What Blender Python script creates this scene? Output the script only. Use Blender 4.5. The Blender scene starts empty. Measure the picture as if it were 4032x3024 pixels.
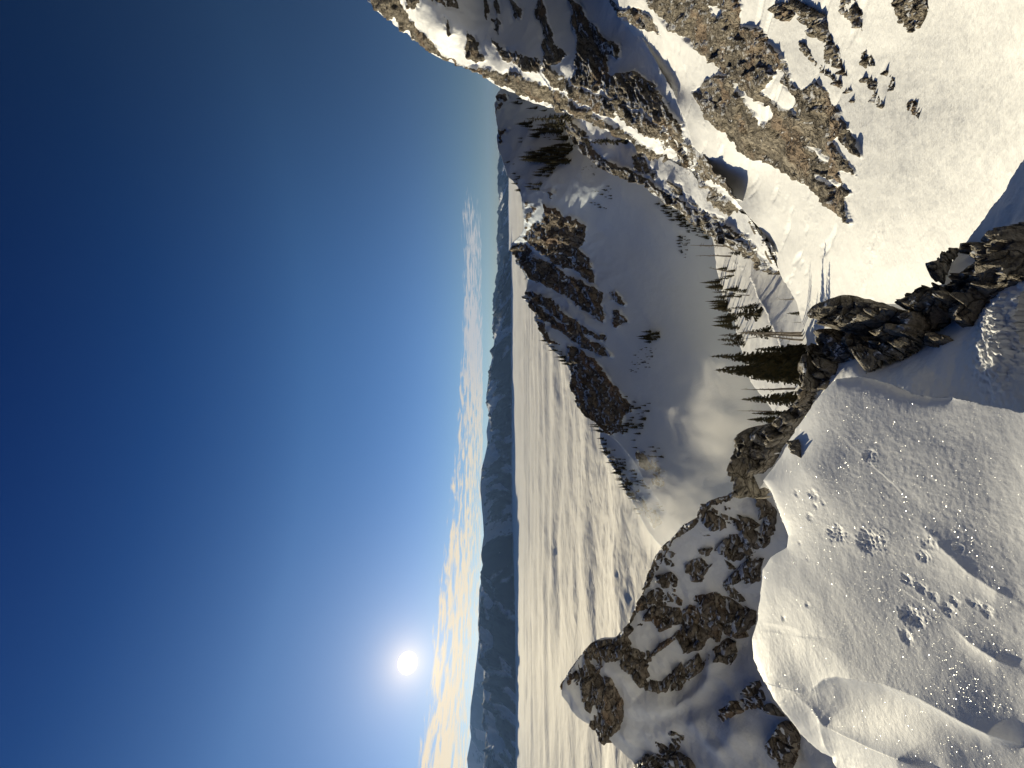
import bpy, bmesh, math, random
import numpy as np
from mathutils import Matrix, Vector
random.seed(7)
SC = bpy.context.scene
COL = SC.collection
# ------------------------------------------------------------------ camera
F = 1515.0                 # focal length in pixels of a 4032 wide picture
HX = 1980.0                # column of the horizon (the phone was held on its side: world up points to picture left)
cd = bpy.data.cameras.new('camera'); cam = bpy.data.objects.new('camera', cd); COL.objects.link(cam); SC.camera = cam
cd.sensor_width = 36; cd.lens = 36 * F / 4032; cd.clip_start = .05; cd.clip_end = 300000
cd.shift_x = (2016 - HX) / 4032.0
cam.matrix_world = Matrix(((0, 1, 0, 0), (0, 0, -1, 0), (-1, 0, 0, 0), (0, 0, 0, 1)))
# ------------------------------------------------------------------ sun + sky
SUN = Vector(((1512 - 2610) / F, 1, (HX - 1605) / F)).normalized()
sl = bpy.data.lights.new('sun', 'SUN'); so = bpy.data.objects.new('sun', sl); COL.objects.link(so)
sl.energy = 5.0; sl.angle = math.radians(.53); sl.color = (1, .89, .63)
so.rotation_euler = SUN.to_track_quat('Z', 'Y').to_euler()
SC.view_settings.view_transform = 'Standard'; SC.view_settings.look = 'None'
SC.view_settings.exposure = 0.25; SC.view_settings.gamma = 1
try:
    SC.cycles.use_denoising = True
    SC.cycles.volume_bounces = 1
    SC.cycles.volume_step_rate = 1.0
    SC.cycles.max_bounces = 6
except Exception: pass

class NT:
    """small helper to write node trees"""
    def __init__(s, tree): s.t = tree; s.n = tree.nodes; s.l = tree.links
    def node(s, typ, **kw):
        nd = s.n.new(typ)
        for k, v in kw.items():
            if k.startswith('i_'):
                key = k[2:]
                key = int(key) if key.isdigit() else key
                s.set(nd.inputs[key], v)
            else: setattr(nd, k, v)
        return nd
    def set(s, sock, v):
        if hasattr(v, 'is_output') or isinstance(v, bpy.types.NodeSocket): s.l.new(v, sock)
        else: sock.default_value = v
    def math(s, op, a, b=None, c=None, clamp=False):
        nd = s.n.new('ShaderNodeMath'); nd.operation = op; nd.use_clamp = clamp
        s.set(nd.inputs[0], a)
        if b is not None: s.set(nd.inputs[1], b)
        if c is not None: s.set(nd.inputs[2], c)
        return nd.outputs[0]
    def vmath(s, op, a, b=None):
        nd = s.n.new('ShaderNodeVectorMath'); nd.operation = op
        s.set(nd.inputs[0], a)
        if b is not None: s.set(nd.inputs[1], b)
        return nd.outputs[1] if op in ('DOT_PRODUCT', 'LENGTH') else nd.outputs[0]
    def mix(s, f, a, b, mode='MIX'):
        nd = s.n.new('ShaderNodeMix'); nd.data_type = 'RGBA'; nd.blend_type = mode; nd.clamp_factor = True
        s.set(nd.inputs[0], f); s.set(nd.inputs[6], a); s.set(nd.inputs[7], b)
        return nd.outputs[2]
    def ramp(s, f, stops, interp='LINEAR'):
        nd = s.n.new('ShaderNodeValToRGB'); nd.color_ramp.interpolation = interp
        cr = nd.color_ramp
        while len(cr.elements) < len(stops): cr.elements.new(.5)
        for e, (p, c) in zip(cr.elements, stops):
            e.position = p; e.color = (c[0], c[1], c[2], 1) if hasattr(c, '__len__') else (c, c, c, 1)
        s.set(nd.inputs[0], f)
        return nd.outputs[0]
    def smooth(s, x, lo, hi, a=0., b=1.):
        nd = s.n.new('ShaderNodeMapRange'); nd.interpolation_type = 'SMOOTHSTEP'
        s.set(nd.inputs[0], x)
        for i, v in enumerate((lo, hi, a, b)): s.set(nd.inputs[i + 1], v)
        return nd.outputs[0]
    def noise(s, vec, scale, detail=4, rough=.5, dist=0., out=0):
        nd = s.n.new('ShaderNodeTexNoise'); s.set(nd.inputs['Vector'], vec)
        nd.inputs['Scale'].default_value = scale; nd.inputs['Detail'].default_value = detail
        nd.inputs['Roughness'].default_value = rough; nd.inputs['Distortion'].default_value = dist
        return nd.outputs[out]

def world():
    w = bpy.data.worlds.new('World'); SC.world = w; w.use_nodes = True
    t = NT(w.node_tree); w.node_tree.nodes.clear()
    out = t.node('ShaderNodeOutputWorld'); bg = t.node('ShaderNodeBackground')
    sky = t.node('ShaderNodeTexSky', sky_type='NISHITA', sun_disc=False, sun_elevation=math.asin(SUN.z),
                 sun_rotation=math.atan2(SUN.x, SUN.y), altitude=2500, air_density=1.0, dust_density=.6, ozone_density=2)
    d = t.vmath('NORMALIZE', t.node('ShaderNodeTexCoord').outputs['Generated'])
    sep = t.node('ShaderNodeSeparateXYZ', i_0=d)
    x, y, z = sep.outputs
    # thin dry mountain air: deeper blue overhead than the model gives
    k = t.ramp(z, [(0, (.56, .58, .58)), (.06, (.52, .58, .66)), (.2, (.48, .60, .78)), (.45, (.40, .62, .84)), (.67, (.11, .33, .64)), (.8, (.03, .19, .52)), (1, (.03, .17, .44))])
    dt = t.vmath('DOT_PRODUCT', d, tuple(SUN))
    k2 = t.math('MULTIPLY', t.smooth(dt, .05, .80, .42, 1.0), t.smooth(dt, -.5, .25, .32, 1.0))
    col = t.mix(1.0, sky.outputs[0], k, 'MULTIPLY')
    col = t.vmath('MULTIPLY', col, t.node('ShaderNodeCombineXYZ', i_0=k2, i_1=k2, i_2=k2).outputs[0])
    # high thin cloud deck seen low over the horizon
    zz = t.math('ADD', t.math('MAXIMUM', z, 0.0), .012)
    p = t.node('ShaderNodeCombineXYZ', i_0=t.math('DIVIDE', x, zz), i_1=t.math('DIVIDE', y, zz), i_2=0.).outputs[0]
    big = t.noise(p, .13, 2, .5)
    n = t.noise(p, 1.9, 7, .68, .4)
    fine = t.noise(p, 2.6, 4, .6, .3)
    nn = t.math('ADD', t.math('ADD', t.math('MULTIPLY', n, .66), t.math('MULTIPLY', big, .5)), t.math('MULTIPLY', fine, .16))
    az = t.math('DIVIDE', x, t.math('MAXIMUM', y, .05))            # tan of the bearing
    top = t.smooth(az, -.8, .45, .165, .105)
    band = t.math('MULTIPLY', t.smooth(z, .044, .056), t.smooth(t.math('SUBTRACT', z, top), .012, -.03))
    band = t.math('MULTIPLY', band, t.smooth(az, .72, .30))
    dens = t.smooth(nn, t.smooth(band, 0, 1, .82, .58), t.smooth(band, 0, 1, .92, .70))
    dens = t.math('MULTIPLY', dens, t.smooth(z, .015, .03))
    dens = t.math('MULTIPLY', dens, t.smooth(z, .20, .15))
    dens = t.math('MULTIPLY', dens, .78)
    ccol = t.mix(t.smooth(dt, .72, .97), (.54, .50, .46, 1), (.88, .68, .38, 1))
    veil = t.math('MULTIPLY', t.smooth(z, .16, .05), t.math('MULTIPLY', t.smooth(az, -.1, -.8), .12))
    # aureole and disc
    ang = t.math('ARCCOSINE', t.math('MINIMUM', dt, 1.0))
    g1 = t.math('MULTIPLY', t.math('EXPONENT', t.math('MULTIPLY', ang, -32.0)), .85)
    g2 = t.math('MULTIPLY', t.math('EXPONENT', t.math('MULTIPLY', ang, -7.0)), .13)
    disc = t.math('MULTIPLY', t.smooth(ang, .020, .0165), 14.0)
    glow = t.vmath('ADD', t.vmath('MULTIPLY', (1, .70, .30), t.node('ShaderNodeCombineXYZ', i_0=g1, i_1=g1, i_2=g1).outputs[0]),
                   t.vmath('MULTIPLY', (1, .90, .72), t.node('ShaderNodeCombineXYZ', i_0=g2, i_1=g2, i_2=g2).outputs[0]))
    glow = t.vmath('ADD', glow, t.node('ShaderNodeCombineXYZ', i_0=disc, i_1=disc, i_2=t.math('MULTIPLY', disc, .8)).outputs[0])
    base = t.node('ShaderNodeMix', data_type='RGBA'); t.set(base.inputs[0], .0)
    col = t.vmath('SCALE', col); col.node.inputs['Scale'].default_value = .1
    col = t.mix(veil, col, (.62, .56, .42, 1))
    col = t.mix(dens, col, ccol)
    col = t.vmath('ADD', col, glow)
    bg.inputs[1].default_value = 1.0
    t.l.new(col, bg.inputs[0]); t.l.new(bg.outputs[0], out.inputs[0])
world()

# ------------------------------------------------------------------ numeric helpers
def _h(ix, iy, iz, seed):
    h = (ix.astype(np.int64) * 374761393 + iy.astype(np.int64) * 668265263 + iz.astype(np.int64) * 2147483647 % 1000003 * 97 + iz.astype(np.int64) * 1274126177 + seed * 974711) & 0xffffffff
    h = ((h ^ (h >> 13)) * 1274126177) & 0xffffffff
    h = ((h ^ (h >> 16)) * 2246822519) & 0xffffffff
    return (h ^ (h >> 15)) & 0xffffffff
def _r(h, k):
    g = ((h + k * 2654435761) * 2246822519) & 0xffffffff
    g = ((g ^ (g >> 14)) * 3266489917) & 0xffffffff
    return ((g ^ (g >> 16)) & 0xffffff) / float(0xffffff)
def perlin(p, seed=0):
    i = np.floor(p); f = p - i; u = f * f * f * (f * (f * 6 - 15) + 10)
    i = i.astype(np.int64); r = np.zeros(len(p))
    for a in (0, 1):
        wa = u[:, 0] if a else 1 - u[:, 0]
        for b in (0, 1):
            wb = u[:, 1] if b else 1 - u[:, 1]
            for c in (0, 1):
                wc = u[:, 2] if c else 1 - u[:, 2]
                h = _h(i[:, 0] + a, i[:, 1] + b, i[:, 2] + c, seed)
                g = (_r(h, 1) * 2 - 1) * (f[:, 0] - a) + (_r(h, 2) * 2 - 1) * (f[:, 1] - b) + (_r(h, 3) * 2 - 1) * (f[:, 2] - c)
                r += wa * wb * wc * g
    return r * 1.6
def fbm(p, octv=4, gain=.5, seed=0, ridged=False):
    a = 1.; s = np.zeros(len(p)); t = 0
    for k in range(octv):
        n = perlin(p * (2.03 ** k) + k * 17.3, seed + k)
        if ridged: n = 1 - 2 * np.abs(n)
        s += a * n; t += a; a *= gain
    return s / t
def facet(p, seed=0, slope=1.0):
    """broken rock: every cell is a tilted flat face; returns (height, crack distance, cell random)"""
    i0 = np.floor(p).astype(np.int64)
    best = np.full(len(p), 9.); second = np.full(len(p), 9.); val = np.zeros(len(p)); rnd = np.zeros(len(p))
    for a in (-1, 0, 1):
        for b in (-1, 0, 1):
            for c in (-1, 0, 1):
                ci = i0 + np.array([a, b, c]); h = _h(ci[:, 0], ci[:, 1], ci[:, 2], seed)
                q = ci + np.stack([_r(h, 1), _r(h, 2), _r(h, 3)], 1)
                dlt = p - q; dd = np.abs(dlt).sum(1) * .5 + np.sqrt((dlt ** 2).sum(1)) * .6
                v = slope * ((_r(h, 4) - .5) * dlt[:, 0] + (_r(h, 5) - .5) * dlt[:, 1] + (_r(h, 6) - .5) * dlt[:, 2]) * 1.6 + (_r(h, 7) - .5)
                m = dd < best
                second = np.where(m, best, np.minimum(second, dd)); val = np.where(m, v, val); rnd = np.where(m, _r(h, 8), rnd); best = np.where(m, dd, best)
    return val, second - best, rnd
def pip(X, Y, poly):
    px = np.array([q[0] for q in poly], float); py = np.array([q[1] for q in poly], float)
    ins = np.zeros(X.shape, bool); j = len(px) - 1
    for i in range(len(px)):
        c = ((py[i] > Y) != (py[j] > Y)) & (X < (px[j] - px[i]) * (Y - py[i]) / (py[j] - py[i] + 1e-9) + px[i])
        ins ^= c; j = i
    return ins
def pdist(X, Y, poly, closed=True):
    """distance to an outline, and the nearest point on it"""
    bd = np.full(X.shape, 1e9); bx = X.copy(); by = Y.copy()
    n = len(poly)
    for i in range(n if closed else n - 1):
        x0, y0 = poly[i]; x1, y1 = poly[(i + 1) % n]
        dx, dy = x1 - x0, y1 - y0; L = dx * dx + dy * dy + 1e-9
        t = np.clip(((X - x0) * dx + (Y - y0) * dy) / L, 0, 1)
        qx = x0 + t * dx; qy = y0 + t * dy; dd = np.hypot(X - qx, Y - qy); m = dd < bd
        bd = np.where(m, dd, bd); bx = np.where(m, qx, bx); by = np.where(m, qy, by)
    return bd, bx, by
def T(k, ox, oy, pts): return [(ox + k * a, oy + k * b) for a, b in pts]
def r1(*p): return T(.6027, 1400, 0, p)
def r2(*p): return T(.6474, 2600, 0, p)
def r3(*p): return T(.5425, 1800, 800, p)
def r4(*p): return T(.6027, 2700, 900, p)
def r5(*p): return T(.5877, 1800, 1600, p)
def r6(*p): return T(.5425, 2100, 2200, p)
def r7(*p): return T(.7377, 2800, 1800, p)

def axis(a, b, along, across, up=None):
    """3x3 matrix that stretches rock detail along a direction in the world"""
    e = np.array(b, float) - np.array(a, float); e /= np.linalg.norm(e); u = np.array([0, 0, 1.]) - e * e[2]; u /= np.linalg.norm(u); w = np.cross(e, u)
    return np.stack([e * along, u * across, w * (up or 1.)])
class Surf:
    """a land surface: distance from the viewpoint given at survey points, smooth in between"""
    def __init__(s, ctrl, inv=False):
        c = np.array(ctrl, float); s.c = c[:, :2] / 1000; s.inv = inv
        v = 1 / c[:, 2] if inv else np.log(c[:, 2]); n = len(c)
        K = s.U(np.hypot(s.c[:, None, 0] - s.c[None, :, 0], s.c[:, None, 1] - s.c[None, :, 1])) + np.eye(n) * 1e-4
        Pm = np.hstack([np.ones((n, 1)), s.c]); A = np.zeros((n + 3, n + 3)); A[:n, :n] = K; A[:n, n:] = Pm; A[n:, :n] = Pm.T
        s.w = np.linalg.solve(A, np.concatenate([v, np.zeros(3)])); s.mods = []
    @staticmethod
    def U(r): return np.where(r > 1e-9, r * r * np.log(np.maximum(r, 1e-9)), 0)
    def d(s, X, Y):
        x = np.atleast_1d(np.asarray(X, float)) / 1000; y = np.atleast_1d(np.asarray(Y, float)) / 1000
        n = len(s.c); v = s.w[n] + s.w[n + 1] * x + s.w[n + 2] * y
        for i in range(n): v = v + s.w[i] * s.U(np.hypot(x - s.c[i, 0], y - s.c[i, 1]))
        v = 1 / np.maximum(v, 1e-4) if s.inv else np.exp(v)
        for f in s.mods: v = v * f(x * 1000, y * 1000)
        return v
    def P(s, X, Y, dd=None):
        dd = s.d(X, Y) if dd is None else dd
        X = np.atleast_1d(np.asarray(X, float)); Y = np.atleast_1d(np.asarray(Y, float))
        return np.stack([(1512 - Y) / F * dd, dd, (HX - X) / F * dd], -1)
    def N(s, X, Y, e=3.):
        a = s.P(X + e, Y) - s.P(X - e, Y); b = s.P(X, Y + e) - s.P(X, Y - e)
        n = np.cross(a, b); n /= np.linalg.norm(n, axis=1)[:, None] + 1e-12
        p = s.P(X, Y); sg = np.sign((n * p).sum(1)); return -n * sg[:, None]

def tag(o, label=None, cat=None, group=None, kind=None):
    for k, v in (('label', label), ('category', cat), ('group', group), ('kind', kind)):
        if v: o[k] = v
    return o
def mesh_obj(name, V, Fc, mat, attrs=None, smooth=True, parent=None, origin=None):
    V = np.asarray(V, float)
    if origin is not None: V = V - np.array(origin)
    me = bpy.data.meshes.new(name)
    me.from_pydata(V.tolist(), [], Fc if isinstance(Fc, list) else Fc.tolist())
    for k, a in (attrs or {}).items():
        at = me.attributes.new(k, 'FLOAT', 'POINT'); at.data.foreach_set('value', np.asarray(a, np.float32))
    me.polygons.foreach_set('use_smooth', [smooth] * len(me.polygons))
    me.materials.append(mat); me.update()
    o = bpy.data.objects.new(name, me); COL.objects.link(o)
    if parent is not None: o.parent = parent
    if origin is not None and parent is None: o.location = origin
    return o

GROUND = []
def sheet(surf, poly, step, fn, skirt=None, warp=0., seed=0):
    """grid the outlined patch of a land surface, displace it and close it with a back side"""
    poly = list(poly)
    xs = np.arange(min(q[0] for q in poly) - step, max(q[0] for q in poly) + 2 * step, step)
    ys = np.arange(min(q[1] for q in poly) - step, max(q[1] for q in poly) + 2 * step, step)
    GX, GY = np.meshgrid(xs, ys, indexing='ij'); nx, ny = GX.shape
    X = GX.ravel(); Y = GY.ravel()
    if warp:
        q = np.stack([X, Y, X * 0 + seed], 1)
        wx = fbm(q / (warp * 7), 4, .6, seed) * warp; wy = fbm(q / (warp * 7) + 50, 4, .6, seed) * warp
    else: wx = wy = 0
    ins = pip(X + wx, Y + wy, poly)
    idx = np.arange(nx * ny).reshape(nx, ny)
    quads = np.stack([idx[:-1, :-1], idx[1:, :-1], idx[1:, 1:], idx[:-1, 1:]], -1).reshape(-1, 4)
    quads = quads[ins[quads].any(1)]
    used = np.unique(quads); new = np.full(nx * ny, -1); new[used] = np.arange(len(used)); quads = new[quads]
    X = X[used]; Y = Y[used]; ins = ins[used]
    wx = wx[used] if warp else 0; wy = wy[used] if warp else 0
    _, bx, by = pdist(X + wx, Y + wy, poly)
    X = np.where(ins, X, bx - wx); Y = np.where(ins, Y, by - wy)
    P = surf.P(X, Y); N = surf.N(X, Y)
    V, at = fn(P, N, X, Y)
    if len(V) > 6000: GROUND.append(V.copy())
    Fc = quads.tolist()
    if skirt:
        bare = skirt[0][0] == .05
        e = np.concatenate([quads[:, [0, 1]], quads[:, [1, 2]], quads[:, [2, 3]], quads[:, [3, 0]]])
        key = {}
        for a, b in e.tolist():
            if (b, a) in key: del key[(b, a)]
            else: key[(a, b)] = 1
        bv = sorted({v for k in key for v in k}); m = {v: i for i, v in enumerate(bv)}
        B = V[bv]; D = P[bv][:, 1:2]
        rings = []
        for sk_ in skirt:
            if len(sk_) == 3:
                rings.append(B + (B.mean(0) - B) * sk_[0] + np.concatenate([0 * D, 0 * D, -sk_[1] * D], 1)); continue
            back, down = sk_
            rings.append(B + np.concatenate([B[:, :1] / B[:, 1:2] * back * D, back * D, -down * D], 1))
        n0 = len(V); V = np.vstack([V] + rings)
        for k in at: at[k] = np.concatenate([at[k]] + [np.maximum(at[k][bv], 1. if bare else 0.)] * len(rings))
        for (a, b) in key:
            pa, pb = a, b
            for r in range(len(rings)):
                qa = n0 + r * len(bv) + m[a]; qb = n0 + r * len(bv) + m[b]
                Fc.append([pb, pa, qa, qb]); pa, pb = qa, qb
    return V, Fc, at

# ------------------------------------------------------------------ materials
def snow_rock(name, s, tint=(1, 1, 1), glitter=0., strata=(1, 1, 1), rockcol=None, edge=.5, snowbump=.5, fs=1.0, ledge=None):
    """snow over rock; s = size in metres of the rock detail, attribute 'rock' says where the rock is bare"""
    m = bpy.data.materials.new(name); m.use_nodes = True; t = NT(m.node_tree); m.node_tree.nodes.clear()
    out = t.node('ShaderNodeOutputMaterial'); pos = t.node('ShaderNodeNewGeometry').outputs['Position']
    att = t.node('ShaderNodeAttribute', attribute_name='rock').outputs['Fac']
    ps = t.vmath('SCALE', pos); ps.node.inputs['Scale'].default_value = 1. / s
    if np.ndim(strata) == 2:
        pst = t.node('ShaderNodeCombineXYZ', i_0=t.vmath('DOT_PRODUCT', ps, tuple(strata[0])), i_1=t.vmath('DOT_PRODUCT', ps, tuple(strata[1])), i_2=t.vmath('DOT_PRODUCT', ps, tuple(strata[2]))).outputs[0]
    else: pst = t.vmath('MULTIPLY', ps, strata)
    n1 = t.noise(pst, 1.0, 6, .65, .3); n2 = t.noise(ps, 5.0, 4, .6)
    nb = t.noise(pst, 2.5, 5, .7, .4)
    fac = t.math('ADD', att, t.math('MULTIPLY', t.math('SUBTRACT', t.math('ADD', t.math('MULTIPLY', n1, .6), t.math('MULTIPLY', nb, .4)), .5), edge * 2.6))
    fac = t.smooth(fac, .44, .56)
    if ledge:
        nz = t.node('ShaderNodeSeparateXYZ', i_0=t.node('ShaderNodeNewGeometry').outputs['Normal']).outputs[2]
        lf = t.math('ADD', nz, t.math('MULTIPLY', t.math('SUBTRACT', t.math('ADD', t.math('MULTIPLY', nb, .6), t.math('MULTIPLY', n2, .4)), .5), .9))
        fac = t.math('MULTIPLY', fac, t.smooth(lf, ledge + .07, ledge - .03))
    c = rockcol or ((.05, .044, .036), (.19, .165, .13), (.38, .335, .27), (.27, .19, .13))
    vor = t.node('ShaderNodeTexVoronoi', feature='DISTANCE_TO_EDGE'); t.set(vor.inputs['Vector'], t.vmath('ADD', pst, t.vmath('SCALE', t.noise(ps, 2.0, 3, .5, 0, 1)))); vor.inputs['Scale'].default_value = 1.3
    crack = t.smooth(vor.outputs['Distance'], .0, .07)
    rc = t.ramp(n1, [(.28, c[0]), (.47, c[1]), (.66, c[2])])
    rc = t.mix(t.smooth(t.noise(ps, .35, 3, .5), .53, .66), rc, t.mix(.6, rc, (c[3][0], c[3][1], c[3][2], 1)))
    rc = t.mix(t.math('MULTIPLY', t.smooth(n2, .35, .55), 1.0), t.mix(1., rc, (.6, .58, .55, 1), 'MULTIPLY'), rc)
    rc = t.mix(crack, t.mix(1., rc, (.3, .28, .26, 1), 'MULTIPLY'), rc)
    hb = t.math('ADD', t.math('MULTIPLY', n1, 1.0), t.math('ADD', t.math('MULTIPLY', n2, .25), t.math('MULTIPLY', crack, .12)))
    bmp = t.node('ShaderNodeBump', i_Strength=.9, i_Distance=.7 * s, i_Height=hb)
    rock = t.node('ShaderNodeBsdfPrincipled'); t.set(rock.inputs['Base Color'], rc); rock.inputs['Roughness'].default_value = .85
    rock.inputs['Specular IOR Level'].default_value = .25; t.l.new(bmp.outputs[0], rock.inputs['Normal'])
    # snow
    s1 = t.noise(ps, .9 * fs, 5, .6); s2 = t.noise(ps, 9.0 * fs, 3, .6)
    sb = t.node('ShaderNodeBump', i_Strength=snowbump, i_Distance=.25 * s / fs, i_Height=t.math('ADD', s1, t.math('MULTIPLY', s2, .16)))
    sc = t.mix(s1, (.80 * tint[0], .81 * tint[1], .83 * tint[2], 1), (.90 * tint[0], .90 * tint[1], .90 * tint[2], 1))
    sn = t.node('ShaderNodeBsdfPrincipled'); t.set(sn.inputs['Base Color'], sc); sn.inputs['Roughness'].default_value = .6
    sn.inputs['Specular IOR Level'].default_value = .35
    t.l.new(sb.outputs[0], sn.inputs['Normal'])
    sh = sn.outputs[0]
    if glitter:
        v = t.node('ShaderNodeTexVoronoi'); t.set(v.inputs['Vector'], pos); v.inputs['Scale'].default_value = glitter
        cc = t.node('ShaderNodeSeparateColor', i_0=v.outputs['Color'])
        rv = t.vmath('SUBTRACT', v.outputs['Color'], (.5, .5, .5)); rv = t.vmath('SCALE', rv); rv.node.inputs['Scale'].default_value = 2.2
        nn = t.vmath('NORMALIZE', t.vmath('ADD', t.node('ShaderNodeNewGeometry').outputs['Normal'], rv))
        gl = t.node('ShaderNodeBsdfGlossy', i_Roughness=.16); t.l.new(nn, gl.inputs['Normal']); gl.inputs[0].default_value = (1, 1, 1, 1)
        f2 = t.math('MULTIPLY', t.smooth(v.outputs['Distance'], .35, .25), .05)
        mx = t.node('ShaderNodeMixShader', i_0=f2, i_1=sh, i_2=gl.outputs[0]); sh = mx.outputs[0]
    mx = t.node('ShaderNodeMixShader', i_0=fac, i_1=sh, i_2=rock.outputs[0])
    t.l.new(mx.outputs[0], out.inputs[0])
    return m

def relief(poly_cov, sn_amp, sn_len, rk_amp, rk_len, seed=0, stretch=(1, 1, 1), holes=(), soft=14., extra=None, warpamp=9., warplen=60.):
    """make a displacement function: rock polygons (outline, coverage) stand out as broken faces, snow rolls smoothly"""
    st = np.array(stretch, float); st = np.diag(st) if st.ndim == 1 else st
    def fn(P, N, X, Y):
        q = np.stack([X, Y, X * 0], 1)
        wx = fbm(q / warplen + 3, 4, .6, seed + 40) * warpamp * 2; wy = fbm(q / warplen + 31, 4, .6, seed + 41) * warpamp * 2
        cov = np.zeros(len(X))
        for poly, c in poly_cov:
            d, _, _ = pdist(X + wx, Y + wy, poly); i = pip(X + wx, Y + wy, poly)
            cov = np.maximum(cov, c * np.clip(.5 + np.where(i, d, -d) / soft, 0, 1))
        for poly in holes:
            d, _, _ = pdist(X + wx, Y + wy, poly); i = pip(X + wx, Y + wy, poly)
            cov = np.minimum(cov, 1 - np.clip(.5 + np.where(i, d, -d) / soft, 0, 1))
        rl = rk_len(P) if callable(rk_len) else rk_len
        pr = (P @ st.T) / (rl[:, None] if hasattr(rl, '__len__') else rl)
        f1, c1, rn = facet(pr, seed); f2, c2, _ = facet(pr * 2.7 + 9, seed + 3)
        b1 = fbm(pr * .55 + 4, 5, .62, seed + 5)
        ledge = f1 * .6 + f2 * .28 + b1 * 1.0 - np.clip(.10 - c1, 0, .1) * 1.2
        n = .62 * fbm(pr * .8 + 7, 4, .6, seed + 9) + .62 * fbm(pr * 2.7 + 7, 4, .65, seed + 10)
        rock = np.clip((cov * 1.6 - .8 + n * 1.15 + f1 * .25) * 1.2 + .5, 0, 1) * (cov > .02)
        ra = rk_amp(P) if callable(rk_amp) else rk_amp
        sa = sn_amp(P) if callable(sn_amp) else sn_amp
        sl_ = sn_len(P)[:, None] if callable(sn_len) else sn_len
        m = np.clip(cov * 1.4, 0, 1)
        off = m * ra * (ledge * .8 + rock * .35) + (1 - m * .7) * sa * fbm(P / sl_, 5, .45, seed + 11)
        if extra is not None: off = off + extra(P, X, Y)
        return P + N * off[:, None], {'rock': rock}
    return fn

# ------------------------------------------------------------------ surveyed land surfaces
S_C = Surf([(4032, 100, 7.2), (4032, 640, 6.6), (4032, 1100, 7.5), (3700, 700, 12), (3750, 100, 13), (3400, 900, 21), (3400, 1300, 25), (3200, 1350, 42), (3100, 1000, 54),
            (2950, 700, 70), (3350, 300, 26), (3000, 400, 46), (2700, 350, 88), (2420, 0, 112), (3024, 971, 66), (3060, 1075, 62), (2800, 0, 58), (3150, 1250, 52), (2666, 410, 92), (2788, 647, 84), (2900, 900, 76)])
S_F1 = Surf([(2420, 0, 114), (2545, 193, 103), (2666, 410, 94), (2788, 647, 86), (2900, 800, 78), (3024, 971, 67), (2300, 0, 135), (2350, 300, 125), (2550, 500, 108),
             (1448, 0, 205), (1530, 0, 182), (1641, 169, 205), (1720, 130, 180), (1985, 343, 188), (2060, 290, 158), (2244, 440, 158), (2320, 400, 136), (2700, 711, 112), (2740, 670, 99), (2924, 850, 84),
             (1900, 0, 178), (2100, 100, 152)])
S_F2 = Surf([(2232, 500, 178), (2290, 480, 160), (2376, 651, 150), (2450, 610, 136), (2581, 765, 122), (2640, 720, 112), (2803, 919, 96), (2860, 880, 88), (3000, 1044, 72), (3060, 1075, 64), (2985, 980, 70), (2500, 560, 130)])
S_M = Surf([(1985, 343, 430), (1954, 422, 420), (1963, 548, 400), (2080, 480, 365), (2039, 735, 372), (2069, 844, 378), (2015, 960, 450), (2079, 1153, 450), (2147, 1326, 438),
            (2250, 1467, 415), (2277, 1597, 400), (2394, 1706, 370), (2529, 1876, 335), (2646, 2035, 305), (2250, 450, 326), (2250, 700, 318), (2350, 800, 312), (2380, 930, 325), (2450, 700, 284), (2650, 900, 268), (2760, 1100, 268), (2780, 1400, 268), (2800, 1700, 272), (2900, 1900, 258),
            (3000, 1100, 255), (3000, 1500, 250)])
S_M2 = Surf([(2370, 1706, 470), (2399, 1812, 452), (2446, 1900, 430), (2552, 2100, 395), (2640, 2200, 375), (2480, 1800, 410), (2620, 2000, 370), (2700, 2200, 350)])
S_S = Surf([(2850, 1200, 140), (2820, 940, 165), (2917, 1370, 94), (3000, 1503, 67), (3150, 1400, 50), (3100, 1150, 65), (2960, 1060, 101), (3040, 1300, 67), (2950, 1200, 94), (3200, 1420, 45), (3200, 1150, 52)])
S_P = Surf([(2217, 2732, 22), (2340, 2540, 20.5), (2575, 2200, 17.2), (2740, 2047, 14.6), (2934, 1906, 13), (3040, 2000, 12.5), (3090, 2150, 12.6), (2992, 2243, 13.6), (2951, 2516, 14.6), (3147, 2892, 12), (2501, 3024, 20),
            (2800, 3024, 15), (2560, 2760, 18), (2750, 2500, 16.2), (3050, 2700, 13), (2371, 2921, 21), (2700, 2750, 17)])
AF, BF = 1.6, -.075
def n1ctrl():
    c = []
    for X, Y in [(4032, 3024), (4032, 2600), (4032, 2200), (4032, 1900), (4032, 1623), (3600, 3024), (3600, 2600), (3600, 2200), (3600, 1900), (3300, 2500), (3300, 2200), (3300, 1900), (3380, 1700)]:
        c.append((X, Y, AF / ((X - HX) / F - BF)))
    for X, Y, k in [(2989, 1888, 1.04), (3021, 1933, 1.03), (3088, 2110, 1.03), (2992, 2243, 1.04), (2951, 2516, 1.03), (2999, 2670, 1.03), (3095, 2818, 1.04), (3213, 2951, 1.08), (3302, 3024, 1.06), (3062, 1792, 1.06), (3146, 1653, 1.02),
                    (3218, 1551, 1.0), (3387, 1482, 1.0), (3574, 1551, 1.0), (3725, 1563, 1.0), (3905, 1599, 1.0), (3120, 2500, 1.01), (3120, 2300, 1.01), (3170, 1850, 1.0)]:
        c.append((X, Y, k * AF / ((X - HX) / F - BF)))
    return c
S_N1 = Surf(n1ctrl())
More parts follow.
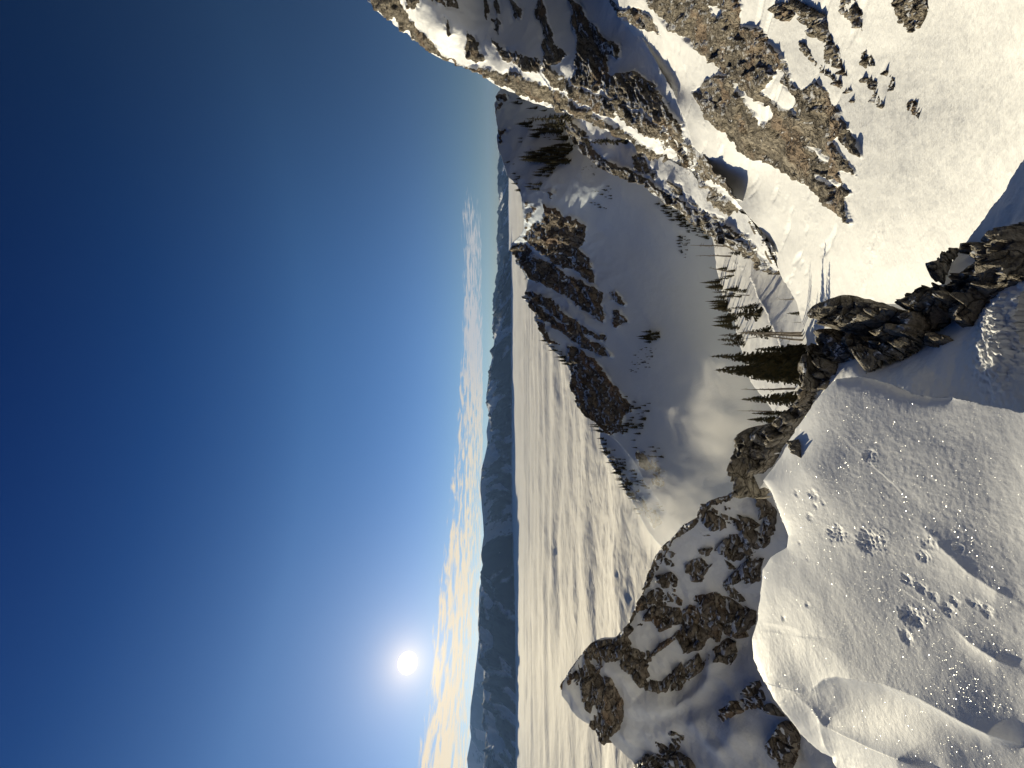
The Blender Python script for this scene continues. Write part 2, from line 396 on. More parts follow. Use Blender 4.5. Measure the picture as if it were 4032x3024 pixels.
S_N2 = Surf([(3164, 1479, 2.9), (3200, 1406, 3.0), (3279, 1310, 2.9), (3357, 1189, 2.7), (3586, 1240, 2.3), (3694, 1123, 2.25), (3767, 984, 2.35), (4032, 640, 2.0), (4040, 1000, 1.75), (4032, 1300, 1.66), (4032, 1623, 1.55),
             (3725, 1563, 1.85), (3574, 1551, 2.0), (3387, 1482, 2.35), (3218, 1551, 2.85), (3450, 1380, 2.45), (3800, 1350, 1.88), (3100, 1640, 3.2), (2935, 1732, 3.75), (2917, 1864, 3.9), (3021, 1933, 3.7), (3090, 2110, 3.5)])

AXF = axis(S_F1.P(1640, 150)[0], S_F1.P(3024, 971)[0], .26, 1.8, 1.0); AXC = axis(S_C.P(2600, 0)[0], S_C.P(3350, 870)[0], .30, 1.5, 1.0)
AXM = axis(S_M.P(2015, 960)[0], S_M.P(2600, 1300)[0], .5, 1.3, 1.3)
M_near = snow_rock('near_snow_and_rock', .22, ledge=1.0, glitter=330., strata=(1, 1, 2.2), rockcol=((.09, .08, .068), (.25, .225, .19), (.44, .40, .33), (.32, .26, .19)), edge=.25, snowbump=.16, fs=1.6)
M_couloir = snow_rock('sunlit_snow_and_rock', 2.2, ledge=.985, tint=(1, .99, .97), strata=AXC, edge=.3, snowbump=.35)
M_face = snow_rock('mountain_snow_and_rock', 4.0, ledge=.95, strata=AXF, edge=.5, snowbump=.5)
M_bowl = snow_rock('shade_tinted_bowl_snow_and_rock', 12., tint=(.80, .87, .95), ledge=.90, strata=AXM, edge=.6, snowbump=.22, rockcol=((.07, .058, .048), (.20, .165, .13), (.33, .275, .215), (.3, .19, .13)))  # snow tinted darker and bluer: the bowl's shade is put into its colour
M_peak = snow_rock('peak_snow_and_rock', .9, ledge=.86, strata=(1.3, 1, 2.4), edge=.25, snowbump=.45, rockcol=((.08, .066, .055), (.26, .22, .18), (.46, .40, .32), (.40, .26, .16)))
# ---- sunlit couloir slope on the right
C_out = [(2376, -20), (2455, 78), (2545, 193), (2605, 301), (2666, 410), (2696, 476), (2729, 570), (2788, 647), (2859, 725), (2924, 822), (3001, 919), (3030, 975), (3062, 1060), (3086, 1111), (3134, 1183), (3158, 1262),
         (3182, 1358), (3205, 1430), (3330, 1400), (3700, 1330), (4060, 1200), (4060, -20)]
B1 = r2((-60, -40), (490, -40), (485, 60), (480, 150), (620, 180), (660, 260), (740, 340), (780, 440), (800, 510), (860, 550), (960, 490), (1020, 560), (1040, 640), (1100, 680), (1100, 720), (1150, 780), (1200, 850), (1245, 965), (1150, 900),
        (1100, 830), (1060, 850), (1100, 910), (1150, 980), (1190, 1070), (1090, 1030), (1100, 1100), (1160, 1180), (1110, 1200), (1160, 1355), (1080, 1300), (1000, 1230), (930, 1150), (850, 1090), (720, 1020), (600, 960), (500, 920),
        (450, 850), (350, 760), (240, 630), (200, 570), (330, 460), (420, 450), (310, 370), (230, 300), (60, 180), (-60, 90))
B1 = B1[:-1] + [(2521, -30)]
B1h = [r2((450, 465), (560, 600), (690, 690), (650, 760), (600, 720), (540, 650), (470, 560)), r2((610, 560), (680, 480), (720, 420), (755, 440), (730, 500), (800, 560), (850, 660), (900, 710), (840, 700), (680, 625)),
       r2((900, 870), (1000, 940), (1045, 1010), (960, 960)), r2((300, 30), (400, 60), (380, 100), (320, 90)), r2((960, 1040), (1090, 1130), (1060, 1150), (970, 1080)), r2((780, 800), (830, 830), (820, 850)), r2((330, 565), (380, 640), (360, 640)), r2((600, 720), (640, 780), (610, 760))]
C_rock = [(B1, .86), (r1((1640, -20), (1740, 50), (1830, 60), (1920, 110), (1960, 160), (2000, 235), (1920, 200), (1850, 180), (1770, 120), (1690, 60)), .95)]
lenC = lambda P: np.clip(P[:, 1] * .046, .3, 3.6)
ampC = lambda P: np.clip(P[:, 1] * .019, .08, 1.3)
def c_extra(P, X, Y):
    # old slide tracks and wind crust running down the fall line, lumpy debris
    q = P * np.array([1.0, .16, .16]); f = fbm(q / 1.4, 3, .5, 71); tr = np.clip(f - .22, 0, .4) * 1.1
    lump = np.clip(fbm(P / .55, 3, .6, 73) - .12, 0, 1) * np.clip(fbm(P * np.array([1., .22, .22]) / 4.0, 2, .5, 74) - .05, 0, .4)
    band = np.exp(-((np.abs(Y - (980 + (X - 3300) * -.25))) / 230.) ** 2)
    return (-tr * .5 * np.clip(P[:, 1] / 25, .2, 1) + lump * .8 * (.15 + band)) * np.clip(P[:, 1] / 30, .25, 1.5)
fC = relief(C_rock, lambda P: P[:, 1] * .010, lambda P: np.clip(P[:, 1] * .25, 1.5, 16), ampC, lenC, 3, AXC, B1h, 10, c_extra, 8, 50)
V, Fc, at = sheet(S_C, C_out, 4.2, fC, [(.02, .25)])
tag(mesh_obj('couloir_slope', V, Fc, M_couloir, at), kind='structure')
# ---- big face and its long rock fin
F1_out = [(1430, -20), (1448, 0), (1527, 66), (1581, 121), (1641, 169), (1701, 205), (1822, 247), (1912, 295), (1985, 343), (2063, 386), (2153, 410), (2244, 440), (2340, 476), (2425, 530), (2515, 578), (2605, 640), (2700, 711),
          (2780, 760), (2850, 815), (2924, 872), (2985, 925), (3045, 1000), (3070, 1000), (3010, 900), (2940, 800), (2870, 700), (2800, 625), (2745, 550), (2715, 460), (2680, 395), (2620, 290), (2560, 180), (2470, 66), (2395, -20)]
F1_rock = [(r1((60, -30), (210, 100), (400, 270), (520, 340), (850, 480), (1100, 630), (1400, 720), (1700, 870), (1990, 1050), (2157, 1180), (2300, 1300), (2500, 1420), (2700, 1560), (2730, 1640), (2560, 1400), (2380, 1240), (2157, 1110), (2000, 985), (1800, 880),
                (1680, 790), (1450, 660), (1300, 570), (1110, 490), (1000, 470), (870, 440), (760, 430), (640, 380), (540, 290), (430, 180), (350, 100), (300, 0), (300, -30)), .95),
           (r1((1600, 470), (1690, 490), (1860, 470), (1950, 560), (2050, 680), (2140, 800), (2157, 940), (2060, 850), (1930, 740), (1850, 700), (1700, 650), (1640, 600)), 1.0),
           (r1((1380, -30), (1480, 40), (1560, 150), (1640, 260), (1740, 300), (1750, 380), (1650, 380), (1670, 470), (1600, 600), (1450, 560), (1430, 460), (1440, 380), (1430, 160)), .85),
           (r1((1190, -30), (1240, 60), (1300, 280), (1380, 360), (1300, 450), (1230, 380), (1210, 200), (1170, 100)), .85), (r1((730, 210), (800, 250), (860, 370), (800, 400), (730, 340)), .9),
           (r1((890, 120), (960, 170), (950, 230), (910, 210)), .9), (r1((850, -30), (880, 80), (860, 170), (835, 60)), .85), (r1((920, -20), (970, 60), (945, 140), (925, 60)), .85), (r1((1030, -30), (1090, 60), (1080, 150), (1045, 120)), .85),
           (r1((480, -30), (540, 40), (600, 60), (700, 90), (660, 20), (640, -30)), .7), (r1((330, -30), (420, -30), (420, 40), (350, 60)), .6), (r1((560, 110), (620, 140), (650, 210), (600, 190)), .6),
           (r1((860, 230), (1000, 330), (1250, 400), (1450, 560), (1680, 640), (1850, 720), (2100, 860), (2300, 1000), (2480, 1180), (2560, 1300), (2400, 1220), (2157, 1060), (1950, 900), (1700, 760), (1450, 640), (1200, 480), (1000, 400)), .62),
           (r2((-10, 900), (180, 1010), (330, 1110), (420, 1200), (520, 1290), (600, 1400), (640, 1490), (560, 1420), (420, 1300), (250, 1150), (100, 1020)), .72)]
lenF = lambda P: np.clip(P[:, 1] * .032, 1.4, 6.0); ampF = lambda P: np.clip(P[:, 1] * .017, .6, 2.8)
def f_extra(P, X, Y):
    a = fbm(P * np.array([.9, .35, .7]) / 22, 4, .5, 91, True)
    return a * P[:, 1] * .009
fF1 = relief(F1_rock, lambda P: P[:, 1] * .006, 14., ampF, lenF, 12, AXF, [], 16, f_extra, 14, 60)
V, Fc, at = sheet(S_F1, F1_out, 4.0, fF1, [(.05, .02), (.35, .45)], 9, 3)
tag(mesh_obj('mountain_flank', V, Fc, M_face, at), kind='structure')
F2_out = [(2225, 470), (2232, 500), (2280, 578), (2376, 651), (2449, 699), (2545, 723), (2581, 765), (2640, 800), (2700, 838), (2722, 854), (2803, 919), (2885, 973), (3000, 1044), (3062, 1082), (3080, 1060), (2990, 900), (2800, 730), (2600, 600), (2420, 490), (2290, 430)]
F2_rock = [([(2215, 460), (2270, 575), (2370, 655), (2449, 705), (2545, 730), (2700, 845), (2803, 925), (2885, 980), (3000, 1050), (3075, 1090), (3040, 1035), (2930, 960), (2800, 860), (2700, 790), (2600, 735), (2540, 690), (2440, 655), (2340, 590), (2290, 500), (2250, 455)], .97),
           (r1((1810, 1010), (1900, 1030), (1930, 1130), (1850, 1120)), .9), (r1((1930, 1090), (1990, 1110), (1970, 1180)), .9), (r1((1400, 850), (1500, 840), (1560, 900), (1460, 900)), .7), (r1((2040, 1170), (2140, 1220), (2157, 1290), (2080, 1250)), .85),
           ([(2700, 760), (2800, 830), (2900, 905), (3020, 1010), (2960, 980), (2850, 900), (2750, 820)], .7)]
fF2 = relief(F2_rock, lambda P: P[:, 1] * .014, 14., ampF, lenF, 22, AXF, [], 14, f_extra, 10, 50)
V, Fc, at = sheet(S_F2, F2_out, 4.0, fF2, [(.05, .02), (.3, .4)], 9, 5)
tag(mesh_obj('rock_fin', V, Fc, M_face, at), kind='structure')
# ---- bowl and the jagged ridge behind it
M_out = [(2010, 250), (1985, 343), (1964, 386), (1954, 422), (1957, 458), (1972, 512), (1963, 548), (1970, 591), (1988, 639), (2006, 693), (2039, 735), (2060, 783), (2069, 844), (2066, 898), (2048, 928), (2015, 958), (2014, 968), (2017, 990), (2033, 1039), (2066, 1071),
         (2088, 1104), (2079, 1153), (2066, 1172), (2088, 1201), (2115, 1234), (2104, 1256), (2125, 1294), (2147, 1326), (2180, 1375), (2234, 1424), (2250, 1467), (2261, 1532), (2277, 1597), (2311, 1635), (2358, 1665), (2394, 1706), (2435, 1741), (2488, 1806),
         (2529, 1876), (2582, 1953), (2646, 2035), (2760, 2140), (3040, 2140), (3080, 1500), (3000, 1000), (2800, 700), (2500, 500), (2300, 350)]
M_rock = [(r3((640, 0), (720, 30), (800, 70), (900, 120), (960, 160), (940, 280), (900, 330), (960, 390), (990, 480), (1010, 600), (900, 510), (800, 480), (700, 420), (620, 350), (500, 290), (470, 240), (560, 140), (640, 130)), .72),
          (r3((385, 290), (470, 285), (560, 360), (700, 430), (850, 540), (960, 590), (1060, 650), (1070, 760), (1080, 870), (980, 820), (860, 710), (740, 650), (640, 580), (540, 545), (490, 490), (420, 420)), .74),
          (r3((510, 640), (590, 645), (700, 690), (760, 760), (860, 840), (1000, 920), (1095, 970), (1090, 1010), (940, 940), (800, 870), (660, 770), (560, 700)), .78),
          (r3((480, 680), (560, 700), (660, 790), (780, 870), (900, 900), (1000, 1000), (1145, 1105), (1130, 1135), (1000, 1080), (850, 1000), (760, 930), (640, 860), (550, 770)), .78),
          (r3((800, 1030), (900, 1050), (1020, 1150), (1100, 1250), (1130, 1300), (1210, 1400), (1290, 1490), (1220, 1540), (1200, 1670), (1080, 1700), (960, 1600), (860, 1450), (840, 1330), (815, 1180)), .76),
          (r3((1095, 650), (1160, 635), (1225, 720), (1210, 750), (1140, 700)), .8), (r3((1125, 775), (1190, 785), (1235, 860), (1160, 895), (1140, 830)), .9), (r3((560, 800), (640, 870), (700, 960), (760, 1040), (680, 1010), (600, 900)), .7),
          (r5((800, -10), (980, 50), (1110, 60), (1125, 190), (1010, 170), (900, 100)), .78), (r5((1200, 290), (1300, 360), (1340, 430), (1260, 425), (1200, 340)), .85), (r5((1300, 330), (1400, 420), (1390, 560), (1300, 520)), .5),
          (r1((915, 640), (1030, 635), (1000, 680), (925, 760)), .55), (r1((935, 870), (1020, 860), (985, 930), (945, 990)), .6), (r1((1120, 1310), (1200, 1330), (1150, 1420), (1110, 1500)), .5), (r1((1230, 1240), (1330, 1230), (1300, 1290)), .5)]
fM = relief(M_rock, lambda P: P[:, 1] * .006, 70., lambda P: P[:, 1] * .013, lambda P: P[:, 1] * .016, 31, AXM, [], 12, lambda P, X, Y: fbm(P * np.array([1.3, .5, 1]) / 75, 4, .5, 35, True) * P[:, 1] * .012 * np.clip((2500 - X) / 200, 0, 1), 10, 50)
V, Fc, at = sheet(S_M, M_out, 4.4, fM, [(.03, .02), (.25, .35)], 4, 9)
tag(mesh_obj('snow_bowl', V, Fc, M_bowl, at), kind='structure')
M2_out = [(2340, 1640), (2360, 1690), (2367, 1753), (2399, 1812), (2423, 1853), (2446, 1900), (2493, 1976), (2517, 2029), (2552, 2100), (2640, 2200), (2760, 2200), (2680, 2040), (2560, 1860), (2450, 1700), (2400, 1640)]
M2_rock = [([(2360, 1720), (2440, 1830), (2520, 1940), (2620, 2060), (2580, 2080), (2480, 1960), (2400, 1830)], .55)]
fM2 = relief(M2_rock, 4., 70., lambda P: P[:, 1] * .01, lambda P: P[:, 1] * .014, 37, (1.3, .8, 1.2), [], 12)
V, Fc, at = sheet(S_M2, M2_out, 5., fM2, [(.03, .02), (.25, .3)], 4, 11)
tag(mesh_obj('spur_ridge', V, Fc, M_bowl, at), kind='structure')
# ---- sunlit shoulder with the trees
S_out = [(2790, 900), (2812, 950), (2817, 1045), (2829, 1093), (2850, 1189), (2899, 1286), (2917, 1370), (2959, 1503), (3060, 1640), (3260, 1640), (3240, 1300), (3150, 1000), (2950, 860)]
def s_extra(P, X, Y):
    ln = [(2960, 1090), (2975, 1140), (3010, 1200), (3060, 1290), (3100, 1390), (3140, 1450)]
    d, bx, _ = pdist(X, Y, ln, False); sd = np.sign(X - bx)
    return .6 * np.exp(-d / 26) * (sd > 0) - .25 * np.exp(-d / 12) * (sd < 0)
fS = relief([(r4((300, 215), (360, 240), (380, 265), (330, 240)), .5)], .9, 16., .8, 3., 51, extra=s_extra)
V, Fc, at = sheet(S_S, S_out, 4., fS, [(.03, .03), (.2, .6)], 3, 13)
tag(mesh_obj('tree_shoulder', V, Fc, M_couloir, at), kind='structure')
# ---- left rocky peak, in its own shade
P_out = [(2940, 1895), (2899, 1925), (2858, 1958), (2799, 1976), (2758, 2000), (2740, 2047), (2693, 2070), (2646, 2123), (2611, 2152), (2580, 2200), (2548, 2298), (2529, 2341), (2505, 2390), (2469, 2460), (2425, 2509), (2371, 2515), (2339, 2525), (2306, 2558), (2263, 2618),
         (2225, 2677), (2217, 2732), (2252, 2786), (2290, 2824), (2339, 2862), (2371, 2900), (2404, 2911), (2447, 2949), (2501, 3010), (2515, 3060), (3360, 3060), (3250, 2900), (3120, 2500), (3150, 2150), (3060, 1950)]
def p_extra(P, X, Y):
    o = 0
    for ln, w, h in ((r6((560, 780), (690, 900), (720, 1040), (850, 1060), (1000, 1040), (1200, 1000), (1330, 860), (1320, 760)), 45, .35), (r6((700, 1240), (900, 1260), (1100, 1180), (1350, 1180), (1480, 1300)), 60, .3), (r6((1230, 1220), (1300, 1350), (1380, 1400)), 30, .2),
                     (r6((240, 900), (350, 1050), (420, 1130)), 30, .25)):
        d, bx, by = pdist(X, Y, ln, False); o = o + h * np.exp(-(d / w) ** 2)
    return o + .12 * fbm(P * np.array([1, .5, 1.6]) / 1.1, 3, .5, 57)
PR = [
 ('p1', r6((900, -20), (875, 10), (820, 180), (790, 260), (740, 350), (680, 480), (600, 570), (500, 580), (440, 600), (380, 660), (300, 770), (230, 880), (225, 920), (300, 890), (350, 900), (370, 850), (480, 840), (530, 760), (600, 740), (700, 680), (720, 600), (690, 560), (740, 500), (800, 540), (840, 500), (780, 460), (700, 480), (760, 380), (830, 380), (830, 300), (780, 280), (870, 130), (920, 60), (930, -20)), .5),
 ('p2', r6((355, 870), (430, 835), (600, 850), (640, 940), (670, 1030), (660, 1100), (640, 1210), (560, 1230), (480, 1180), (430, 1130), (390, 1060), (365, 960)), .9),
 ('p3', r6((395, 1150), (440, 1230), (500, 1335), (550, 1315), (560, 1260), (520, 1200), (470, 1165)), .35),
 ('p4', r6((640, 700), (720, 650), (850, 670), (865, 740), (830, 800), (860, 870), (930, 880), (1060, 750), (1075, 800), (1000, 870), (970, 950), (880, 940), (820, 945), (760, 870), (700, 815)), .5),
 ('p5', r6((1010, 880), (1100, 770), (1190, 690), (1230, 750), (1290, 650), (1305, 720), (1230, 810), (1150, 860), (1090, 930), (1000, 945)), .45),
 ('p6', r6((880, 345), (1000, 345), (1100, 350), (1180, 270), (1300, 255), (1400, 285), (1500, 330), (1605, 380), (1595, 470), (1520, 520), (1545, 560), (1470, 580), (1430, 520), (1360, 500), (1345, 600), (1280, 550), (1220, 645), (1120, 655), (1060, 570), (900, 685), (855, 705), (940, 600), (1060, 520), (1100, 460), (960, 520), (880, 440), (820, 440)), .8),
 ('p7', r6((1305, 650), (1410, 580), (1470, 605), (1475, 690), (1445, 775), (1340, 735)), .55),
 ('p8', r6((1095, 60), (1150, 10), (1220, 0), (1270, 50), (1295, 35), (1255, 95), (1225, 165), (1150, 155), (1140, 105)), .4),
 ('p9', r6((1390, 170), (1500, 50), (1560, -10), (1670, -10), (1645, 155), (1450, 165)), .5),
 ('p10', r6((1375, 195), (1440, 195), (1535, 280), (1505, 305), (1430, 275)), .35),
 ('p11', r6((845, 240), (930, 205), (1085, 285), (1085, 335), (1000, 310), (940, 350), (880, 335)), .4),
 ('p12', r6((895, 120), (1000, 95), (1055, 140), (1035, 235), (960, 205)), .35),
 ('p13', r6((1570, 955), (1650, 905), (1700, 1000), (1820, 1145), (1750, 1135), (1640, 1090), (1560, 1120), (1480, 1180), (1540, 1290), (1480, 1285), (1400, 1235), (1365, 1170), (1420, 1110), (1540, 1020)), .6),
 ('p14', r6((1735, 1380), (1830, 1185), (1900, 1205), (1935, 1300), (1915, 1420), (1870, 1540), (1830, 1480), (1780, 1440)), .5),
 ('p15', r6((885, 1310), (1000, 1230), (1030, 1205), (1115, 1290), (1060, 1385), (1000, 1445), (920, 1400)), .5),
 ('p16', r6((745, 1500), (820, 1415), (900, 1405), (1000, 1450), (1050, 1400), (1130, 1450), (1190, 1540), (745, 1540)), .5),
 ('p17', r6((1105, 1245), (1195, 1275), (1130, 1315)), .25),
 ('q1', r5((1935, 515), (1870, 555), (1800, 608), (1700, 635), (1630, 675), (1595, 755), (1520, 795), (1440, 885), (1380, 935), (1330, 1020), (1290, 1130), (1260, 1200), (1300, 1180), (1345, 1090), (1425, 975), (1455, 885), (1550, 835), (1620, 765), (1700, 665), (1800, 645), (1900, 570)), .3),
 ('q2', r5((1635, 685), (1700, 700), (1790, 755), (1795, 800), (1700, 825), (1640, 765)), .4),
 ('q3', r5((1640, 665), (1790, 715), (1900, 775), (2000, 830), (2095, 870), (2080, 920), (2000, 955), (1950, 1035), (1850, 1015), (1790, 960), (1730, 960), (1790, 890), (1840, 880), (1815, 830), (1900, 835), (1790, 760)), .5),
 ('q4', r5((1895, 525), (2040, 590), (2130, 700), (2120, 850), (2040, 835), (2055, 730), (2020, 680), (2020, 615), (1955, 545)), .45),
 ('q5', r5((1875, 725), (1960, 745), (2030, 795), (1960, 835), (1910, 780)), .35), ('q6', r5((1795, 665), (1860, 680), (1795, 695)), .2), ('q8', r5((1400, 1005), (1450, 1020), (1465, 1065), (1410, 1055)), .25), ('q9', r5((1405, 955), (1475, 975), (1445, 1012)), .25),
 ('q10', r5((1615, 965), (1700, 950), (1690, 985), (1640, 1000)), .2), ('q11', r5((1795, 1030), (1870, 1080), (1820, 1105)), .25), ('q12', r5((1620, 850), (1690, 870), (1640, 872)), .2)]
fP = relief([(r6((700, 1050), (640, 1200), (560, 1230), (660, 1100)), .2)], .22, 2.2, .3, .8, 61, extra=p_extra)
V, Fc, at = sheet(S_P, P_out, 4.4, fP, [(.04, .02), (.35, .5)], 8, 17)
tag(mesh_obj('peak_snow', V, Fc, M_peak, at), kind='structure')
# ---- foreground: the snow underfoot
N1_out = [(2989, 1888), (3021, 1933), (3058, 2021), (3088, 2110), (3080, 2154), (3021, 2191), (2992, 2243), (2973, 2442), (2951, 2516), (2962, 2597), (2999, 2670), (3043, 2752), (3095, 2818), (3147, 2892), (3213, 2951), (3280, 2985), (3330, 3060), (3400, 3160),
          (4180, 3160), (4180, 1623), (4026, 1623), (3905, 1599), (3725, 1563), (3646, 1566), (3574, 1551), (3477, 1509), (3387, 1482), (3279, 1488), (3218, 1551), (3146, 1653), (3062, 1792)]
PRINTS = [(r7((460, 190))[0], .045, 0), (r7((550, 200))[0], .06, 0), (r7((530, 320))[0], .045, 0), (r7((670, 410))[0], .075, .5), (r7((845, 450))[0], .085, .6), (r7((1170, 455))[0], .045, .5), (r7((1140, 530))[0], .05, 0), (r7((1050, 650))[0], .045, 0),
          (r7((1120, 690))[0], .045, 0), (r7((1080, 850))[0], .075, .3), (r7((1050, 960))[0], .05, 0), (r7((1270, 810))[0], .045, 0), (r7((1310, 765))[0], .035, 0), (r7((1420, 775))[0], .04, 0), (r7((1480, 820))[0], .04, 0), (r7((1340, 490))[0], .03, 0),
          (r7((470, 460))[0], .03, 0), (r7((510, 540))[0], .03, 0), (r7((520, 790))[0], .035, 0), (r7((390, 860))[0], .04, 0), (r4((1200, 1480))[0], .06, 0), (r7((1190, 740))[0], .035, 0), (r7((600, 240))[0], .03, 0), (r7((560, 260))[0], .03, 0)]
def n1_extra(P, X, Y):
    o = .022 * fbm(P / .9, 3, .5, 81) + .0013 * fbm(P * np.array([1., 1.8, 1]) / .12, 4, .6, 83)
    rough = np.clip(fbm(P / .8 + 5, 2, .5, 84) + .25, 0, 1)
    o = o + .0016 * rough * fbm(P / .018, 3, .6, 85)
    for (x, y), r, e in PRINTS:
        r = r * .4
        c = S_N1.P(x, y)[0]; dx = (P[:, 0] - c[0]); dy = (P[:, 1] - c[1])
        a = e * 1.2; u = (dx * math.cos(a) + dy * math.sin(a)) / r; v = (-dx * math.sin(a) + dy * math.cos(a)) / (r * (1.0 + e))
        rr = np.hypot(u, v) + .9 * fbm(P / .028, 4, .6, 86)
        o = o + r * (-.20 * np.exp(-(rr / .9) ** 2) + .04 * np.exp(-((rr - 1.3) / .35) ** 2)) + r * .22 * fbm(P / .012, 3, .6, 87) * np.exp(-(rr / 1.25) ** 4)
    dE, _, _ = pdist(X, Y, N1_out[-9:] + N1_out[:16], False); o = o - .02 * np.exp(-dE / 18)
    # wind lips: crest line, height, width of the lee side, width of the windward side, side
    for ln, h, w1, w2, sgn in ((r7((520, 1260), (620, 1180), (700, 1165), (800, 1180), (950, 1210), (1150, 1290), (1400, 1420), (1670, 1540)), .11, 26, 200, 1),
                               (r7((400, 1220), (560, 1330), (640, 1420), (760, 1490), (900, 1560), (1050, 1620), (1200, 1680)), .12, 60, 90, -1),
                               (r7((600, 1360), (620, 1450), (640, 1540), (680, 1640), (700, 1700)), .08, 60, 40, -1),
                               (r7((250, 880), (330, 890), (420, 905), (520, 935)), .028, 9, 60, 1), (r7((230, 940), (330, 935), (430, 955)), .025, 9, 60, -1),
                               (r7((1250, 860), (1400, 990), (1560, 1090), (1690, 1150)), .05, 50, 90, 1),
                               (r7((280, 1170), (320, 1260), (390, 1350), (470, 1440)), .06, 40, 40, -1),
                               (r7((1080, 240), (1120, 350), (1230, 470), (1400, 620), (1690, 800)), .05, 90, 160, 1)):
        d, bx, by = pdist(X, Y, ln, False)
        dx = ln[-1][0] - ln[0][0]; dy = ln[-1][1] - ln[0][1]
        side = np.sign((X - bx) * -dy + (Y - by) * dx) * sgn
        o = o + .30 * h * np.where(side > 0, np.exp(-d / w1), np.exp(-d / w2)) * np.exp(-d / 400) * np.clip(np.hypot(X - ln[0][0], Y - ln[0][1]) / 200, .05, 1) * np.clip(np.hypot(X - ln[-1][0], Y - ln[-1][1]) / 120, .05, 1)
    return o
fN1 = relief([], .012, 1.2, .05, .2, 63, extra=n1_extra)
V, Fc, at = sheet(S_N1, N1_out, 3.6, fN1, [(.06, .04, 0), (.30, .20, 0)], 7.0, 19)
tag(mesh_obj('foreground_snow', V, Fc, M_near, at), kind='structure')
# ---- near ridge: shaded hollow and the rocks on its rim
N2_out = [(2900, 1900), (2925, 1782), (2945, 1735), (2990, 1700), (3050, 1677), (3098, 1635), (3146, 1593), (3168, 1557), (3176, 1479), (3208, 1406), (3238, 1376), (3287, 1310), (3317, 1238), (3325, 1207), (3365, 1196), (3417, 1196), (3502, 1222), (3586, 1240), (3640, 1189), (3700, 1123), (3740, 1040), (3767, 984),
          (3850, 880), (3940, 765), (4024, 640), (4060, 600), (4060, 1700), (3905, 1650), (3725, 1610), (3574, 1590), (3387, 1540), (3290, 1560), (3200, 1680), (3100, 1800), (3040, 1860), (2990, 1925), (2950, 1930)]
N2_rock = []; N2_big = [(r4((1640, 415), (1500, 540), (1560, 580), (1500, 650), (1600, 700), (1680, 640), (1760, 585), (1820, 640), (1900, 640), (1960, 560), (2100, 430), (2260, 320), (2260, -20), (2160, 20), (2060, 130), (2000, 200), (2060, 230), (1960, 330), (1850, 380), (1700, 430)), 1.0)]
def n2_extra(P, X, Y):
    o = .03 * fbm(P / .5, 3, .5, 88) + .010 * fbm(P * np.array([1., 1.6, 1]) / .16, 4, .55, 89) + .0025 * fbm(P / .02, 3, .6, 189)
    w = np.exp(-((X - 3960) ** 2 / 110 ** 2 + (Y - 1400) ** 2 / 170 ** 2))
    w2 = np.exp(-((X - 4010) ** 2 / 90 ** 2 + (Y - 1250) ** 2 / 150 ** 2))
    return o + (w + w2) * (.05 + .03 * fbm(P / .028, 3, .65, 90))
fN2 = relief(N2_rock, .02, .8, .09, .22, 65, (1, 1, 1.5), [], 12, n2_extra)
V, Fc, at = sheet(S_N2, N2_out, 3.8, fN2, [(.03, .04), (.10, .5)], 3., 21)
tag(mesh_obj('ridge_hollow', V, Fc, M_near, at), kind='structure')

# ---- the mountainside that joins the surveyed patches where nothing of it shows from the viewpoint
def joining_ground():
    A = np.vstack(GROUND); X = HX - A[:, 2] / A[:, 1] * F; Y = 1512 - A[:, 0] / A[:, 1] * F; c = 12.
    i = ((X + 600) / c).astype(int); j = ((Y + 1200) / c).astype(int); ok = (i >= 0) & (j >= 0) & (i < 420) & (j < 460); Z = np.full((420, 460), -1.)
    np.maximum.at(Z, (i[ok], j[ok]), A[ok, 1]); Z0 = Z.copy()
    for a in (-1, 0, 1):
        for b in (-1, 0, 1):
            q = np.roll(np.roll(Z0, a, 0), b, 1); Z = np.where((q < 0) | (Z < 0), -1., np.maximum(Z, q))
    rng = np.random.RandomState(3); S = np.vstack([g[rng.choice(len(g), 450, False)] for g in GROUND if g[:, 1].mean() < 300])
    th = np.radians(np.arange(-82, 80, 1.1)); rr = np.geomspace(.9, 260, 130); TH, RR = np.meshgrid(th, rr, indexing='ij')
    x = (np.sin(TH) * RR).ravel(); y = (np.cos(TH) * RR).ravel(); z = np.zeros(len(x))
    for k in range(0, len(x), 2000):
        d2 = (x[k:k + 2000, None] - S[None, :, 0]) ** 2 + (y[k:k + 2000, None] - S[None, :, 1]) ** 2; w = 1 / (d2 + .01 + (.03 * RR.ravel()[k:k + 2000, None]) ** 2) ** 2
        z[k:k + 2000] = (w * S[None, :, 2]).sum(1) / w.sum(1)
    R_ = RR.ravel(); P = np.stack([x, y, z], 1); P[:, 2] += .02 * R_ * fbm(P / np.clip(R_ * .25, .3, 30)[:, None], 4, .5, 501) - .03 * R_ - .15; good = np.zeros(len(x), bool)
    for it in range(60):
        px = HX - P[:, 2] / P[:, 1] * F; py = 1512 - P[:, 0] / P[:, 1] * F; out = (px > 4090) | (py < -60) | (py > 3090)
        ii = np.clip(((px + 600) / c).astype(int), 0, 419); jj = np.clip(((py + 1200) / c).astype(int), 0, 459); zz = Z[ii, jj]
        good = out | ((zz > 0) & (P[:, 1] > zz * 1.04)); P[~good, 2] -= .04 * R_[~good] + .02
    n, m = TH.shape; idx = np.arange(n * m).reshape(n, m); fc = np.stack([idx[:-1, :-1], idx[:-1, 1:], idx[1:, 1:], idx[1:, :-1]], -1).reshape(-1, 4); fc = fc[good[fc].all(1)]
    tag(mesh_obj('ridge_flank', P, fc, M_couloir, {'rock': np.clip(fbm(P / np.clip(R_ * .2, .5, 9)[:, None], 4, .6, 502) * 3 + .1, 0, 1)}), kind='structure')
joining_ground()
